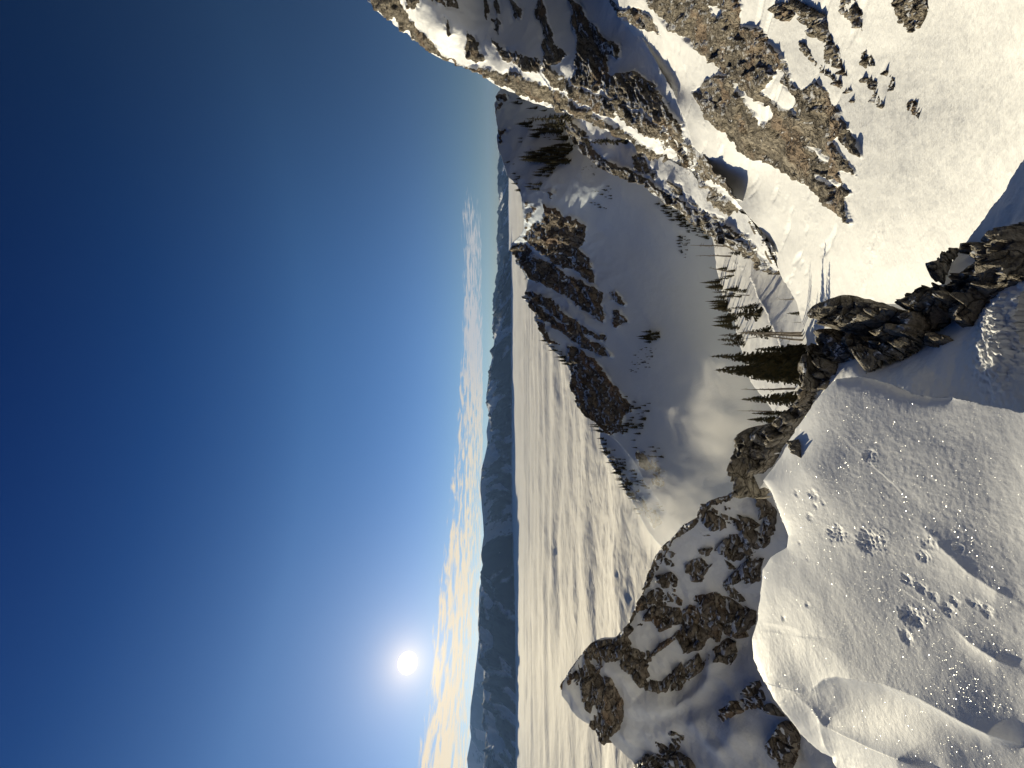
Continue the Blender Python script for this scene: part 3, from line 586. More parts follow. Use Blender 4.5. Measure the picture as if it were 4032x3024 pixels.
# ---- unseen snow slope added behind the viewpoint to bounce sunlight onto shaded faces
def bounce_slope():
    xs = np.concatenate([np.linspace(-55, -12, 24), np.linspace(-10, 10, 20), np.linspace(12, 60, 24)]); ts = np.linspace(0, 1, 70) ** 2
    X, T_ = np.meshgrid(xs, ts, indexing='ij')
    P = np.stack([X.ravel(), (-1.7 - 62 * T_).ravel(), (-1.9 + 42 * T_ - .28 * (np.sqrt(X ** 2 + 9) - 3) * (1 - .6 * T_)).ravel()], 1)
    P[:, 2] += 3 * fbm(P / 25, 5, .5, 401) * np.clip(T_.ravel() * 6, 0, 1)
    n, m = X.shape; idx = np.arange(n * m).reshape(n, m)
    fc = np.stack([idx[:-1, :-1], idx[:-1, 1:], idx[1:, 1:], idx[1:, :-1]], -1).reshape(-1, 4)
    rk = np.clip(fbm(P / 40 + 3, 4, .6, 402) * 3 - .8, 0, 1)
    tag(mesh_obj('bounce_slope', P, fc, M_face, {'rock': rk}), kind='structure')
bounce_slope()
# ------------------------------------------------------------------ rocks as things of their own
def rock_thing(name, surf, poly, bulge, mat, label, group=None, seed=0, step=4.0, size=.04, flat=.35, rise=0., fc_=.5, warp=5., grow=1.07):
    mx_, my_ = np.mean([q[0] for q in poly]), np.mean([q[1] for q in poly]); poly = [(mx_ + (a - mx_) * grow, my_ + (b - my_) * grow) for a, b in poly]
    def fn(P, N, X, Y):
        D = P[:, 1]; cx = np.mean([q[0] for q in poly]); cy = np.mean([q[1] for q in poly])
        d, _, _ = pdist(X, Y, poly); wmax = max(8., np.max(d) * flat)
        e = np.clip(d / wmax, 0, 1); e = np.sqrt(np.clip(1 - (1 - e) ** 2, 0, 1))
        d0 = surf.d(cx, cy)[0]
        sz = d0 * size; pr = P * np.array([1.1, .9, 1.5]) / sz
        f1, c1, _ = facet(pr, seed + 1); f2, c2, _ = facet(pr * 2.6 + 3, seed + 2); b = fbm(pr * .5, 4, .6, seed + 3)
        off = (bulge * (e - .18) + sz * e * (f1 * fc_ + f2 * fc_ * .4 + b * .45 - np.clip(.14 - c1, 0, .14) * 2.2))
        snow = fbm(P / (sz * .8) + 9, 4, .6, seed + 4)
        up = N[:, 2]
        return P + N * off[:, None] + np.array([0, 0, rise]) * e[:, None], {'rock': np.clip(1.15 - np.clip(snow - .42, 0, 1) * 4, 0, 1)}
    V, Fc, at = sheet(surf, poly, step, fn, [(.012, .02), (.04, .05)], warp, seed)
    c = surf.P(np.mean([q[0] for q in poly]), np.mean([q[1] for q in poly]))[0]
    o = mesh_obj(name, V, Fc, mat, at, smooth=True, origin=tuple(c))
    try: o.data.shade_auto_smooth
    except Exception: pass
    return tag(o, label, 'rock', group)
LP = {
 'p1': 'jagged brown rock crest along the top of the left peak', 'p2': 'big rust-brown block just below the snowy tip of the left peak', 'p3': 'dark rock knob on the outer skyline left of the big rust-brown block',
 'p4': 'curved chain of brown rocks above the oval snow patch on the left peak', 'p5': 'row of broken grey rocks closing the lower end of the oval snow patch', 'p6': 'largest smooth brown outcrop across the middle of the left peak',
 'p7': 'four-sided speckled boulder alone in shaded snow below the large brown outcrop', 'p8': 'mushroom-shaped dark rock in the open snow of the left peak', 'p9': 'pointed triangular slab touching the foreground snow edge',
 'p10': 'long brown boulder between the triangular slab and the large brown outcrop', 'p11': 'two joined brown rocks just under the skyline of the left peak', 'p12': 'reddish rock in the snow above the mushroom-shaped rock, near the skyline',
 'p13': 'hooked grey rock overhang rising from behind the foreground snow lip', 'p14': 'striped shaggy rock at the lower left, half behind the foreground snow', 'p15': 'grey squared rock in the shaded snow near the lower left picture edge',
 'p16': 'cluster of brown rocks cut by the lower left picture edge', 'p17': 'small flat rock beside the grey squared rock', 'q1': 'thin dark rock rim along the skyline running down from the left peak',
 'q2': 'rounded dark boulder under the thin rock rim', 'q3': 'tan diagonal rock rib dropping from the rim to the foreground snow', 'q4': 'dark broken rock between the snow patch and the foreground ledge',
 'q5': 'rust-brown slab in the small snow patch beside the tan diagonal rib', 'q6': 'tiny stone in the snow near the foot of the thin rock rim', 'q8': 'small round rock close under the skyline, lower of a pair', 'q9': 'small round rock close under the skyline, upper of a pair',
 'q10': 'flat brown stone in snow above the tan diagonal rib', 'q11': 'small wedge-shaped dark rock at the lower side of the tan diagonal rib', 'q12': 'thin stone sliver in snow under the rounded dark boulder'}
for i, (k, poly, b) in enumerate(PR):
    rock_thing('rock_outcrop' if b > .4 else 'rock', S_P, poly, b * .6, M_peak, LP[k], 'rocks of the left peak', 100 + i * 7, size=.045 if b > .45 else .03)
CR = [(r2((1450, -30), (1440, 70), (1460, 120), (1500, 160), (1540, 190), (1580, 165), (1610, 100), (1620, 60), (1600, -30)), .5, 'large rounded tan boulder at the top edge, alone on the sunlit slope'),
      (r2((1508, 620), (1550, 608), (1592, 660), (1578, 720), (1540, 692), (1512, 675)), .35, 'lone small dark-topped boulder in the middle of the sunlit slope'),
      (r2((1366, 440), (1390, 428), (1422, 470), (1434, 545), (1376, 553), (1400, 500)), .25, 'two-lobed small rock uphill from the lone small boulder'),
      (r2((1232, 478), (1290, 473), (1322, 510), (1322, 560), (1364, 640), (1350, 655), (1288, 612), (1300, 550), (1238, 502)), .3, 'stepped string of tan rocks below the dark bushy rock'),
      (r2((1223, 330), (1262, 285), (1302, 360), (1308, 398), (1262, 402), (1256, 436), (1238, 380)), .35, 'pyramid-like dark rock with a thin foot on the sunlit slope'),
      (r2((1105, -30), (1200, -30), (1220, 60), (1244, 190), (1180, 135), (1116, 80)), .4, 'pointed dark rock hanging from the top edge beside the large boulder'),
      (r2((692, 30), (760, 15), (814, 90), (780, 128), (708, 102)), .6, 'blocky grey rock alone in the snow gully near the top edge'),
      (r2((785, -30), (850, 15), (940, 65), (1002, 105), (1014, 170), (1044, 240), (1000, 258), (930, 202), (868, 112), (815, 50)), .6, 'long tan rib slanting down from the top edge'),
      (r2((1016, 246), (1060, 268), (1104, 330), (1112, 400), (1146, 468), (1080, 414), (1008, 374), (1018, 310)), .4, 'smooth tan rock with a black upper end, below the slanting rib'),
      (r2((845, 266), (882, 276), (934, 366), (1004, 416), (1084, 476), (1156, 545), (1118, 562), (1056, 484), (956, 414), (886, 344)), .3, 'thin winding rock rib between the big band and the tan rock'),
      (r2((1150, 606), (1182, 612), (1172, 642)), .2, 'tiny rock below the end of the winding rib')]
for i, (poly, b, lab) in enumerate(CR):
    dd = S_C.d(np.mean([q[0] for q in poly]), np.mean([q[1] for q in poly]))[0]
    rock_thing('rock_outcrop' if b > .38 else 'rock', S_C, poly, b * dd * .018, M_couloir, lab, 'rocks on the sunlit slope', 300 + i * 5, size=.03, fc_=.38, warp=2.5)
NR = [(N2_big[0][0], .20, 'long dark rock spine running to the right picture edge above the near hollow'),
      (r5((1920, 190), (1950, 160), (2050, 140), (2150, 110), (2200, 140), (2180, 250), (2120, 385), (2060, 425), (2030, 380), (1990, 330), (1965, 400), (2000, 480), (2050, 590), (2010, 600), (1960, 560), (1925, 525), (1895, 430), (1905, 300)), .30, 'weathered grey rock on the rim right behind the foreground snow'),
      (r4((640, 1215), (720, 1145), (765, 1080), (755, 970), (800, 880), (830, 860), (840, 960), (865, 1060), (845, 1110), (815, 1190), (720, 1330), (640, 1410), (615, 1350), (560, 1300)), .22, 'dark narrow rock rim in front of the tall firs'),
      (r4((830, 850), (880, 790), (960, 685), (1010, 660), (1032, 690), (1034, 750), (960, 805), (900, 860), (850, 870)), .18, 'dark blocky rock on the rim just right of the tall firs'),
      (r4((845, 860), (900, 845), (965, 865), (1005, 900), (990, 950), (940, 1045), (870, 1055), (850, 960)), .18, 'pitted grey rock with white snow specks beside the foreground snow'),
      (r4((1005, 600), (1018, 500), (1090, 478), (1190, 473), (1330, 518), (1475, 565), (1505, 592), (1380, 645), (1180, 705), (1105, 685), (1080, 610), (1040, 580)), .40, 'big triangular grey boulder standing on the rim against the sunlit slope'),
      (r4((950, 800), (1060, 798), (1280, 728), (1480, 676), (1700, 708), (1745, 742), (1640, 785), (1470, 745), (1300, 800), (1150, 850), (1000, 885)), .18, 'long pale rock rib under the big triangular boulder'),
      (r4((1165, 880), (1215, 845), (1340, 775), (1490, 735), (1560, 775), (1420, 855), (1190, 945)), .15, 'dark rock wedge under the long pale rib'),
      (r4((1605, 310), (1640, 255), (1700, 185), (1772, 138), (1760, 180), (1722, 240), (1688, 350), (1640, 352)), .16, 'dark hook-shaped rock on the rim edge against the sunlit slope'),
      (r4((1500, 560), (1570, 470), (1650, 365), (1672, 400), (1600, 520), (1530, 590)), .08, 'narrow dark rim rock between the hook and the triangular boulder')]
for i, (poly, b, lab) in enumerate(NR):
    rock_thing('rock_outcrop', S_N2, poly, b * .7, M_near, lab, 'rocks of the near rim', 400 + i * 5, size=.06, step=3.6)
rock_thing('rock', S_N1, r4((690, 1392), (735, 1378), (752, 1410), (757, 1500), (712, 1445)), .05, M_near, 'small dark stone poking out of the foreground snow', None, 460, size=.03, step=3.2, fc_=.4, warp=1.5)

# ------------------------------------------------------------------ sea of cloud
ZC = -380.
def cloud_sea():
    # rings that get wider apart with distance, spokes fine where the view looks
    Xs = np.concatenate([np.array([6000, 4500, 3600, 3100]), np.arange(2900, 2500, -12.), np.arange(2500, 2100, -4.), np.arange(2100, 2020, -2.), np.array([2018, 2014, 2008, 2002, 1996, 1990, 1986, 1984])])
    d = -ZC * F / (Xs - HX)
    Yf = np.arange(500, 3200, 5.5); th = np.arctan2((1512 - Yf), F)            # bearing, + to the right
    th = np.concatenate([np.linspace(math.pi, th[0], 60)[:-1], th, np.linspace(th[-1], -math.pi, 60)[1:]])
    TH, D = np.meshgrid(th, d); R = D / np.maximum(np.cos(TH), .55)
    Pm = np.stack([np.sin(TH).ravel() * R.ravel(), np.cos(TH).ravel() * R.ravel(), np.zeros(R.size) + ZC], 1)
    dist = R.ravel()
    # long rolls lying across the view, broken into billows
    ax = np.array([.42, 1.0, 1.0]); q = Pm.copy(); q[:, 2] = 0
    q2 = q + np.stack([fbm(q / 900, 3, .5, 201), fbm(q / 900 + 9, 3, .5, 202), q[:, 0] * 0], 1) * 260
    far = np.clip((dist - 2500) / 6000, 0, 1)
    h = 11.5 * np.sin((q2[:, 1] + 260 * fbm(q * np.array([.5, 1, 1]) / 1500, 3, .5, 211)) * 2 * math.pi / 560) * (.55 + .9 * fbm(q / 900, 2, .5, 212)) + 16 * fbm(q2 * ax / 620, 3, .42, 203) + 14 * (np.sqrt(fbm(q2 * ax / 380, 4, .45, 204) ** 2 + .012) * 2 - .5) + 4.5 * (np.sqrt(fbm(q2 * np.array([.7, 1, 1]) / 190, 4, .5, 217) ** 2 + .01) * 2 - .4) * np.clip(2 - dist / 2500, .1, 1) + 3.5 * fbm(q2 * np.array([.8, 1, 1]) / 100, 3, .5, 207) * np.clip(2 - dist / 2200, .15, 1) + 45 * far * fbm(q2 * ax / 1500, 4, .5, 205)
    h += 2.6 * fbm(q / 45, 4, .6, 206) * np.clip(1.6 - dist / 2500, .2, 1)
    Pm[:, 2] += h
    n, m = R.shape; idx = np.arange(n * m).reshape(n, m)
    fc = np.stack([idx[:-1, :-1], idx[:-1, 1:], idx[1:, 1:], idx[1:, :-1]], -1).reshape(-1, 4)
    mt = bpy.data.materials.new('cloud_top'); mt.use_nodes = True; t = NT(mt.node_tree); mt.node_tree.nodes.clear()
    out = t.node('ShaderNodeOutputMaterial'); pos = t.node('ShaderNodeNewGeometry').outputs['Position']
    hgt = t.math('ADD', t.noise(t.vmath('MULTIPLY', pos, (.8, 1, 1)), 1 / 60., 6, .55, .5), 0.)
    b = t.node('ShaderNodeBump', i_Strength=.5, i_Distance=14., i_Height=hgt)
    df = t.node('ShaderNodeBsdfPrincipled', subsurface_method='BURLEY'); df.inputs[0].default_value = (.95, .94, .92, 1); df.inputs['Roughness'].default_value = 1; df.inputs['Specular IOR Level'].default_value = 0; t.l.new(b.outputs[0], df.inputs['Normal'])
    df.inputs['Subsurface Weight'].default_value = .8; df.inputs['Subsurface Radius'].default_value = (1, .95, .9); df.inputs['Subsurface Scale'].default_value = 35.
    gl = t.node('ShaderNodeBsdfGlossy', i_Roughness=.9); gl.inputs[0].default_value = (.97, .93, .85, 1); t.l.new(b.outputs[0], gl.inputs['Normal'])
    mx = t.node('ShaderNodeMixShader', i_0=.46, i_1=df.outputs[0], i_2=gl.outputs[0])
    t.l.new(mx.outputs[0], out.inputs[0])
    tag(mesh_obj('cloud_sea', Pm, fc, mt), kind='structure')
cloud_sea()

# ------------------------------------------------------------------ far ranges
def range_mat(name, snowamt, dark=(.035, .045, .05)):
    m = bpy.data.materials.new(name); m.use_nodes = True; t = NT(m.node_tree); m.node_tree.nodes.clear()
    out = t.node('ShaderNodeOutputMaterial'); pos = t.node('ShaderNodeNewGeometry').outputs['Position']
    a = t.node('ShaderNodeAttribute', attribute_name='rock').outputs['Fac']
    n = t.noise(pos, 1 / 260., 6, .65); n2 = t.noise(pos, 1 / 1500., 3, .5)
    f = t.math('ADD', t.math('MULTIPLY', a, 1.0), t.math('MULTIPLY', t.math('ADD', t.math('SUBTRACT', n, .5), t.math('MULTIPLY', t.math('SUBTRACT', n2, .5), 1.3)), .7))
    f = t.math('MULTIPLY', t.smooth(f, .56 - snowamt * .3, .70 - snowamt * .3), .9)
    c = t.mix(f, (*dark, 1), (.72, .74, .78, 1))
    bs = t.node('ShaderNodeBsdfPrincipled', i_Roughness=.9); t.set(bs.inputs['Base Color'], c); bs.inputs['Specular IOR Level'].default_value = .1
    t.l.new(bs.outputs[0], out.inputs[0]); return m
def far_range(name, sky_pts, d0, depth, zb, mat, amp, length, seed, rows=60, dx=3.):
    sk = sorted(sky_pts, key=lambda q: q[1]); ys = np.arange(sk[0][1], sk[-1][1], dx)
    d0 = np.interp(ys, d0[0], d0[1]) if isinstance(d0, tuple) else np.full(len(ys), float(d0))
    xs = np.interp(ys, [q[1] for q in sk], [q[0] for q in sk]); r = (1512 - ys) / F; top = (HX - xs) / F * d0
    V = []; rk = []
    vv = np.concatenate([np.linspace(-1, 0, rows), np.linspace(0, 1, 12)[1:]])
    for v in vv:
        d = d0 + v * depth
        k = (1 - abs(v)) ** .9
        P = np.stack([r * d0, d, zb + (top - zb) * k], 1)
        q = P.copy(); q[:, 2] = 0; q[:, 0] += .35 * v * depth + 500 * fbm(q / 2600, 2, .5, seed + 7)
        rg = fbm(q * np.array([1, .30, 1]) / length, 5, .55, seed, True)
        w = np.clip(abs(v) * 3.0, 0, 1) * np.clip((1 - abs(v)) * 3, .1, 1)
        P[:, 2] += amp * (rg - .2) * (w + .05)
        V.append(P); rk.append(.30 + .42 * k + 1.25 * np.clip(.42 - rg, -1, 1))
    V = np.array(V); n, m = V.shape[:2]; idx = np.arange(n * m).reshape(n, m)
    fc = np.stack([idx[:-1, :-1], idx[:-1, 1:], idx[1:, 1:], idx[1:, :-1]], -1).reshape(-1, 4)
    tag(mesh_obj(name, V.reshape(-1, 3), fc, mat, {'rock': np.array(rk).ravel()}), kind='structure')
R1 = [(2040, 1010), (2010, 1070), (2001, 1087), (1979, 1147), (1968, 1190), (1952, 1261), (1944, 1370), (1930, 1451), (1914, 1570), (1925, 1630), (1932, 1682), (1920, 1753), (1897, 1847), (1891, 1929), (1900, 2023), (1906, 2105), (1897, 2164), (1903, 2264), (1903, 2290),
      (1888, 2395), (1882, 2457), (1885, 2512), (1904, 2568), (1907, 2648), (1904, 2747), (1916, 2821), (1916, 2895), (1904, 3024), (1900, 3300)]
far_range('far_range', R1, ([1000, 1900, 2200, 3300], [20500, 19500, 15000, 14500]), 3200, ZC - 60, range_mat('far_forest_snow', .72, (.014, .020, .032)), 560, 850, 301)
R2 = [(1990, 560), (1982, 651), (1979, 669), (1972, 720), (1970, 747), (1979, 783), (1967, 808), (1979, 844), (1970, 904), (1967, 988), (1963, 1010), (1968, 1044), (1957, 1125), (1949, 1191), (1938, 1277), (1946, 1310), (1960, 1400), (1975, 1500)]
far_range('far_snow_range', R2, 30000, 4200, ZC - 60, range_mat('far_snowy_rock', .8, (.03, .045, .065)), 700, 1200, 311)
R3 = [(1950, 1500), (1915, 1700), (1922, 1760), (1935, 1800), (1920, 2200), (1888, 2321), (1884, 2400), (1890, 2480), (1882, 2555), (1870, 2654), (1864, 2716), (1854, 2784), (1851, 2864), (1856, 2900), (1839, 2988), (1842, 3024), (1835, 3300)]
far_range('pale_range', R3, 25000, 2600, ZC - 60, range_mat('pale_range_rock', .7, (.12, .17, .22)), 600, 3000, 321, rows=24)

# ------------------------------------------------------------------ trees
def leaf_mat(name, c0, c1):
    m = bpy.data.materials.new(name); m.use_nodes = True; t = NT(m.node_tree); b = m.node_tree.nodes['Principled BSDF']
    n = t.noise(t.node('ShaderNodeNewGeometry').outputs['Position'], 1.7, 3, .6)
    t.set(b.inputs['Base Color'], t.mix(t.smooth(n, .35, .65), (*c0, 1), (*c1, 1))); b.inputs['Roughness'].default_value = .8; b.inputs['Specular IOR Level'].default_value = .2
    return m
M_fir = leaf_mat('fir_needles', (.022, .024, .013), (.06, .048, .02)); M_bark = leaf_mat('bark', (.10, .085, .07), (.17, .15, .125)); M_dead = leaf_mat('dead_wood', (.13, .11, .09), (.25, .22, .19))
def cone_mesh(pts, n=6):
    V = []; Fc = []
    for k, (p, r) in enumerate(pts):
        for i in range(n): a = 2 * math.pi * i / n; V.append((p[0] + r * math.cos(a), p[1] + r * math.sin(a), p[2]))
        if k:
            for i in range(n): j = (i + 1) % n; Fc.append([(k - 1) * n + i, (k - 1) * n + j, k * n + j, k * n + i])
    return V, Fc
def limb(V, Fc, a, b, r0, r1_):
    a = Vector(a); b = Vector(b); z = (b - a).normalized(); x = z.orthogonal().normalized(); y = z.cross(x); n0 = len(V)
    for p, r in ((a, r0), (b, r1_)):
        for i in range(4): an = math.pi / 2 * i; V.append(tuple(p + x * r * math.cos(an) + y * r * math.sin(an)))
    for i in range(4): j = (i + 1) % 4; Fc.append([n0 + i, n0 + j, n0 + 4 + j, n0 + 4 + i])
def conifer(seed, R, levels, nb, nt, lo=.06, bare=0., core=False):
    """unit-height fir: R = crown radius / height"""
    rnd = random.Random(seed); V = []; Fc = []
    for k in range(levels):
        u = lo + (1 - lo) * (k / levels) ** 1.0
        L = R * (1 - u) ** .75 * (.6 + .4 * min(1, (u - lo) * 9 + .45))
        for b in range(nb):
            if rnd.random() < bare + .06: continue
            a = rnd.uniform(0, 6.283); l = L * rnd.uniform(.55, 1.15) + .006; z0 = u + rnd.uniform(-.4, .4) / levels
            dx, dy = math.cos(a), math.sin(a); droop = l * rnd.uniform(.25, .6)
            tip = (dx * l, dy * l, z0 - droop + l * .12); base = (0, 0, z0 + .008)
            w = l * .20 + .006
            for s in range(nt):
                f0 = .1 + .9 * s / nt; f1 = min(1.0, f0 + 1.6 / nt)
                p0 = [base[i] + (tip[i] - base[i]) * f0 for i in range(3)]; p1 = [base[i] + (tip[i] - base[i]) * f1 for i in range(3)]
                for sg in (-1, 1):
                    ww = w * rnd.uniform(.6, 1.2) * (1.15 - .5 * f0)
                    q = (p1[0] - dy * ww * sg, p1[1] + dx * ww * sg, p1[2] - ww * rnd.uniform(.5, 1.3)); n0 = len(V)
                    V += [tuple(p0), tuple(p1), q]; Fc.append([n0, n0 + 1, n0 + 2])
                    q = (p0[0] + rnd.uniform(-.2, .2) * w, p0[1] + rnd.uniform(-.2, .2) * w, p0[2] - w * rnd.uniform(.7, 1.3)); n0 = len(V)
                    V += [tuple(p0), tuple(p1), q]; Fc.append([n0, n0 + 1, n0 + 2])
    n0 = len(V)                                                     # pointed leader
    V += [(.006, 0, .95), (-.004, .005, .95), (-.004, -.005, .95), (0, 0, 1.02)]; Fc += [[n0, n0 + 1, n0 + 3], [n0 + 1, n0 + 2, n0 + 3], [n0 + 2, n0, n0 + 3]]
    if core:
        for k in range(7):
            z0 = lo + (1 - lo) * k / 7; r = R * (1 - z0) ** .8 * .62; n0 = len(V)
            for i in range(6): a = 1.047 * i + k; V.append((r * math.cos(a) * rnd.uniform(.7, 1.25), r * math.sin(a) * rnd.uniform(.7, 1.25), z0 - r * .3))
            V.append((0, 0, z0 + 1.7 / 7))
            for i in range(6): Fc.append([n0 + i, n0 + (i + 1) % 6, n0 + 6])
    tr = cone_mesh([((0, 0, -.06), .022), ((0, 0, .3), .016), ((0, 0, .7), .008), ((0, 0, .97), .002)])
    return tr, (V, Fc)
def snag(seed, nb=16, lean=.05, fork=False):
    rnd = random.Random(seed); V = []; Fc = []
    pts = [(0, 0, -.06)]; 
    for k in range(1, 6): pts.append((lean * k / 5 + rnd.uniform(-.008, .008), rnd.uniform(-.01, .01), k / 5))
    for k in range(5): limb(V, Fc, pts[k], pts[k + 1], .024 * (1 - k / 5.5), .024 * (1 - (k + 1) / 5.5))
    if fork: limb(V, Fc, pts[2], (pts[2][0] - .07, .02, .92), .012, .003)
    BB = []
    for k in range(nb):
        u = rnd.uniform(.18, .95); i = int(u * 5); f = u * 5 - i; p = [pts[i][j] + (pts[min(5, i + 1)][j] - pts[i][j]) * f for j in range(3)]; p[2] = u
        a = rnd.uniform(0, 6.283); l = rnd.uniform(.03, .12) * (1.1 - u * .6)
        m = (p[0] + math.cos(a) * l * .6, p[1] + math.sin(a) * l * .6, u + l * rnd.uniform(-.3, .2)); e = (m[0] + math.cos(a + .4) * l * .5, m[1] + math.sin(a + .4) * l * .5, m[2] + l * rnd.uniform(-.1, .5))
        B = ([], []); BB.append(B)
        limb(B[0], B[1], p, m, .006, .004); limb(B[0], B[1], m, e, .004, .0015)
    return (V, Fc), BB
def to_mesh(name, vf, mat):
    me = bpy.data.meshes.new(name); me.from_pydata([tuple(v) for v in vf[0]], [], vf[1]); me.materials.append(mat); me.update(); return me
FIR_BIG = []
for sd, R in ((1, .095), (2, .145), (3, .14), (4, .17)):
    tr, cr = conifer(sd, R, 36, 10, 5); FIR_BIG.append((to_mesh('trunk', tr, M_bark), to_mesh('crown', cr, M_fir)))
FIR_MID = []
for sd, R in ((11, .15), (12, .20), (13, .25)):
    tr, cr = conifer(sd, R, 18, 7, 3); FIR_MID.append((to_mesh('trunk', tr, M_bark), to_mesh('crown', cr, M_fir)))
FIR_SMALL = []
for sd, R in ((21, .12), (22, .16), (23, .2), (24, .14)):
    tr, cr = conifer(sd, R, 10, 7, 2, bare=.05, core=True); V = cr[0] + tr[0]; Fc = cr[1] + [[i + len(cr[0]) for i in f] for f in tr[1]]; FIR_SMALL.append(to_mesh('fir_tree', (V, Fc), M_fir))
SNAGS = []
for sd, lean, fk in ((31, .05, True), (32, .12, False), (33, -.04, False), (34, .02, False)):
    a, b = snag(sd, 13, lean, fk); SNAGS.append([('trunk', to_mesh('trunk', a, M_dead))] + [('branch', to_mesh('branch', q, M_dead)) for q in b])
def plant(name, parts, loc, h, rz, label, cat, group=None, w=1., lean=0.):
    o = bpy.data.objects.new(name, None); COL.objects.link(o); o.location = loc; o.rotation_euler = (lean, 0, rz); o.scale = (h * w, h * w, h); o.empty_display_size = .1
    for n, me in parts:
        c = bpy.data.objects.new(n, me); COL.objects.link(c); c.parent = o
    return tag(o, label, cat, group)
def hgt(surf, X, Y, px): d = surf.d(X, Y)[0]; return surf.P(X, Y)[0], px / F * d
FIRS = [(S_S, 3180, 1403, 381, 0, 1.0, 'tall dark fir with the highest tip, second spire above the near rim'), (S_S, 3185, 1458, 370, 1, 1.0, 'widest tall dark fir in the middle of the near clump'),
        (S_S, 3180, 1430, 250, 3, 1.0, 'dark bushy fir filling the gap between the two tallest firs'), (S_S, 3178, 1490, 225, 2, 1.1, 'lower dark fir leaning on the widest tall fir'),
        (S_S, 3160, 1572, 243, 2, 1.0, 'separate dark fir with a broad base left of the tall clump'), (S_S, 3110, 1652, 170, 3, .8, 'short dark fir half hidden behind the weathered rim rock'), (S_S, 3100, 1628, 141, 0, 1.1, 'slender small fir just right of the half hidden short fir'),
        (S_S, 3170, 1375, 200, 2, .9, 'short dark fir at the foot of the leaning dead trunks')]
for i, (s, X, Y, px, k, w, lab) in enumerate(FIRS):
    p, h = hgt(s, X, Y, px); plant('fir_tree', [('trunk', FIR_BIG[k][0]), ('crown', FIR_BIG[k][1])], p, h, i * 1.3, lab, 'tree', 'tall firs behind the near rim', w)
SN = [(S_S, 3158, 1322, 250, 0, 'forked grey dead trunk in front of the tall firs'), (S_S, 3158, 1340, 215, 1, 'leaning grey dead trunk beside the forked one'), (S_S, 3154, 1312, 253, 2, 'straight thin dead trunk right of the forked one'),
      (S_S, 3130, 1530, 210, 3, 'bare dead tree between the tall clump and the separate fir'), (S_S, 3050, 1621, 145, 2, 'thin bare dead tree behind the separate fir'), (S_S, 2880, 968, 168, 0, 'tall bare dead tree at the far end of the shoulder, nearest the rock fin'),
      (S_S, 2880, 1009, 142, 3, 'second bare dead tree from the rock fin'), (S_S, 2885, 1072, 95, 1, 'third bare dead tree from the rock fin, with ragged twigs'), (S_S, 3153, 1269, 37, 2, 'tiny dead sapling on the sunlit edge'), (S_S, 3128, 1178, 68, 3, 'pointed broken dead pole standing alone on the sunlit edge'),
      (S_S, 2950, 1163, 65, 2, 'dead pole among the small shoulder firs')]
for i, (s, X, Y, px, k, lab) in enumerate(SN):
    p, h = hgt(s, X, Y, px); plant('dead_tree', SNAGS[k] if px > 60 else SNAGS[k][:5], p, h, i * .9 if i not in (0, 1) else 0, lab, 'dead tree', 'dead trees on the sunlit shoulder', 1.0 if px > 100 else 1.6)
MIDS = [(3040, 1310, 105, 2, 'bushy fir standing above the forked dead trunk'), (2995, 1238, 112, 2, 'broadest bushy fir on the middle of the sunlit shoulder'), (2985, 1212, 90, 1, 'bushy fir touching the broadest one'), (2940, 1146, 52, 1, 'small fir upslope of the broadest bushy fir'),
        (2860, 1150, 48, 0, 'dark fir on the shoulder edge against the shaded bowl'), (2890, 1166, 45, 1, 'fir just below the edge fir'), (2918, 996, 44, 2, 'small round fir close to the rock fin'), (2905, 1253, 82, 0, 'pointed fir leaning out over the shaded bowl'),
        (2880, 1222, 45, 1, 'short fir above the pointed leaning fir'), (3147, 1234, 43, 1, 'lone little fir on the sunlit edge near the dead sapling'), (2868, 1095, 38, 0, 'thin fir by the third dead tree'), (2850, 1060, 30, 1, 'tiny fir between the second and third dead trees'),
        (2915, 1290, 60, 1, 'fir on the shoulder edge where the mist begins'), (2866, 1185, 50, 0, 'narrow fir in the row on the shoulder edge'), (2920, 1320, 75, 0, 'misty fir at the lower shoulder edge'), (2925, 1338, 85, 1, 'taller misty fir at the lower shoulder edge'), (2935, 1356, 80, 0, 'last misty fir before the tall clump')]
for i, (X, Y, px, k, lab) in enumerate(MIDS):
    p, h = hgt(S_S, X, Y, px * 1.2); plant('fir_tree', [('trunk', FIR_MID[k][0]), ('crown', FIR_MID[k][1])], p, h, i * 1.7, lab, 'tree', 'firs on the sunlit shoulder')
for (s, X, Y, px, k, w, lab) in [(S_F1, 2250, 468, 180, 0, .9, 'tall golden fir on the rock fin against the shaded hill'), (S_F1, 2225, 492, 90, 2, .9, 'short golden fir at the foot of the tall golden one'), (S_F2, 2475, 560, 212, 0, .5, 'very thin tall fir in the gully between the two rock fins'), (S_F2, 2400, 552, 70, 1, .7, 'short thin fir beside the very thin tall one')]:
    p, h = hgt(s, X, Y, px); plant('fir_tree', [('trunk', FIR_MID[k][0]), ('crown', FIR_MID[k][1])], p, h, 1.0, lab, 'tree', 'firs on the rock fins', w)
def spots(surf, poly, n, lo, hi, rnd):
    xs = [q[0] for q in poly]; ys = [q[1] for q in poly]; out = []; tries = 0
    while len(out) < n and tries < 4000:
        tries += 1; X = rnd.uniform(min(xs), max(xs)); Y = rnd.uniform(min(ys), max(ys))
        if pip(np.array([X]), np.array([Y]), poly)[0]: out.append(hgt(surf, X, Y, rnd.uniform(lo, hi)))
    return out
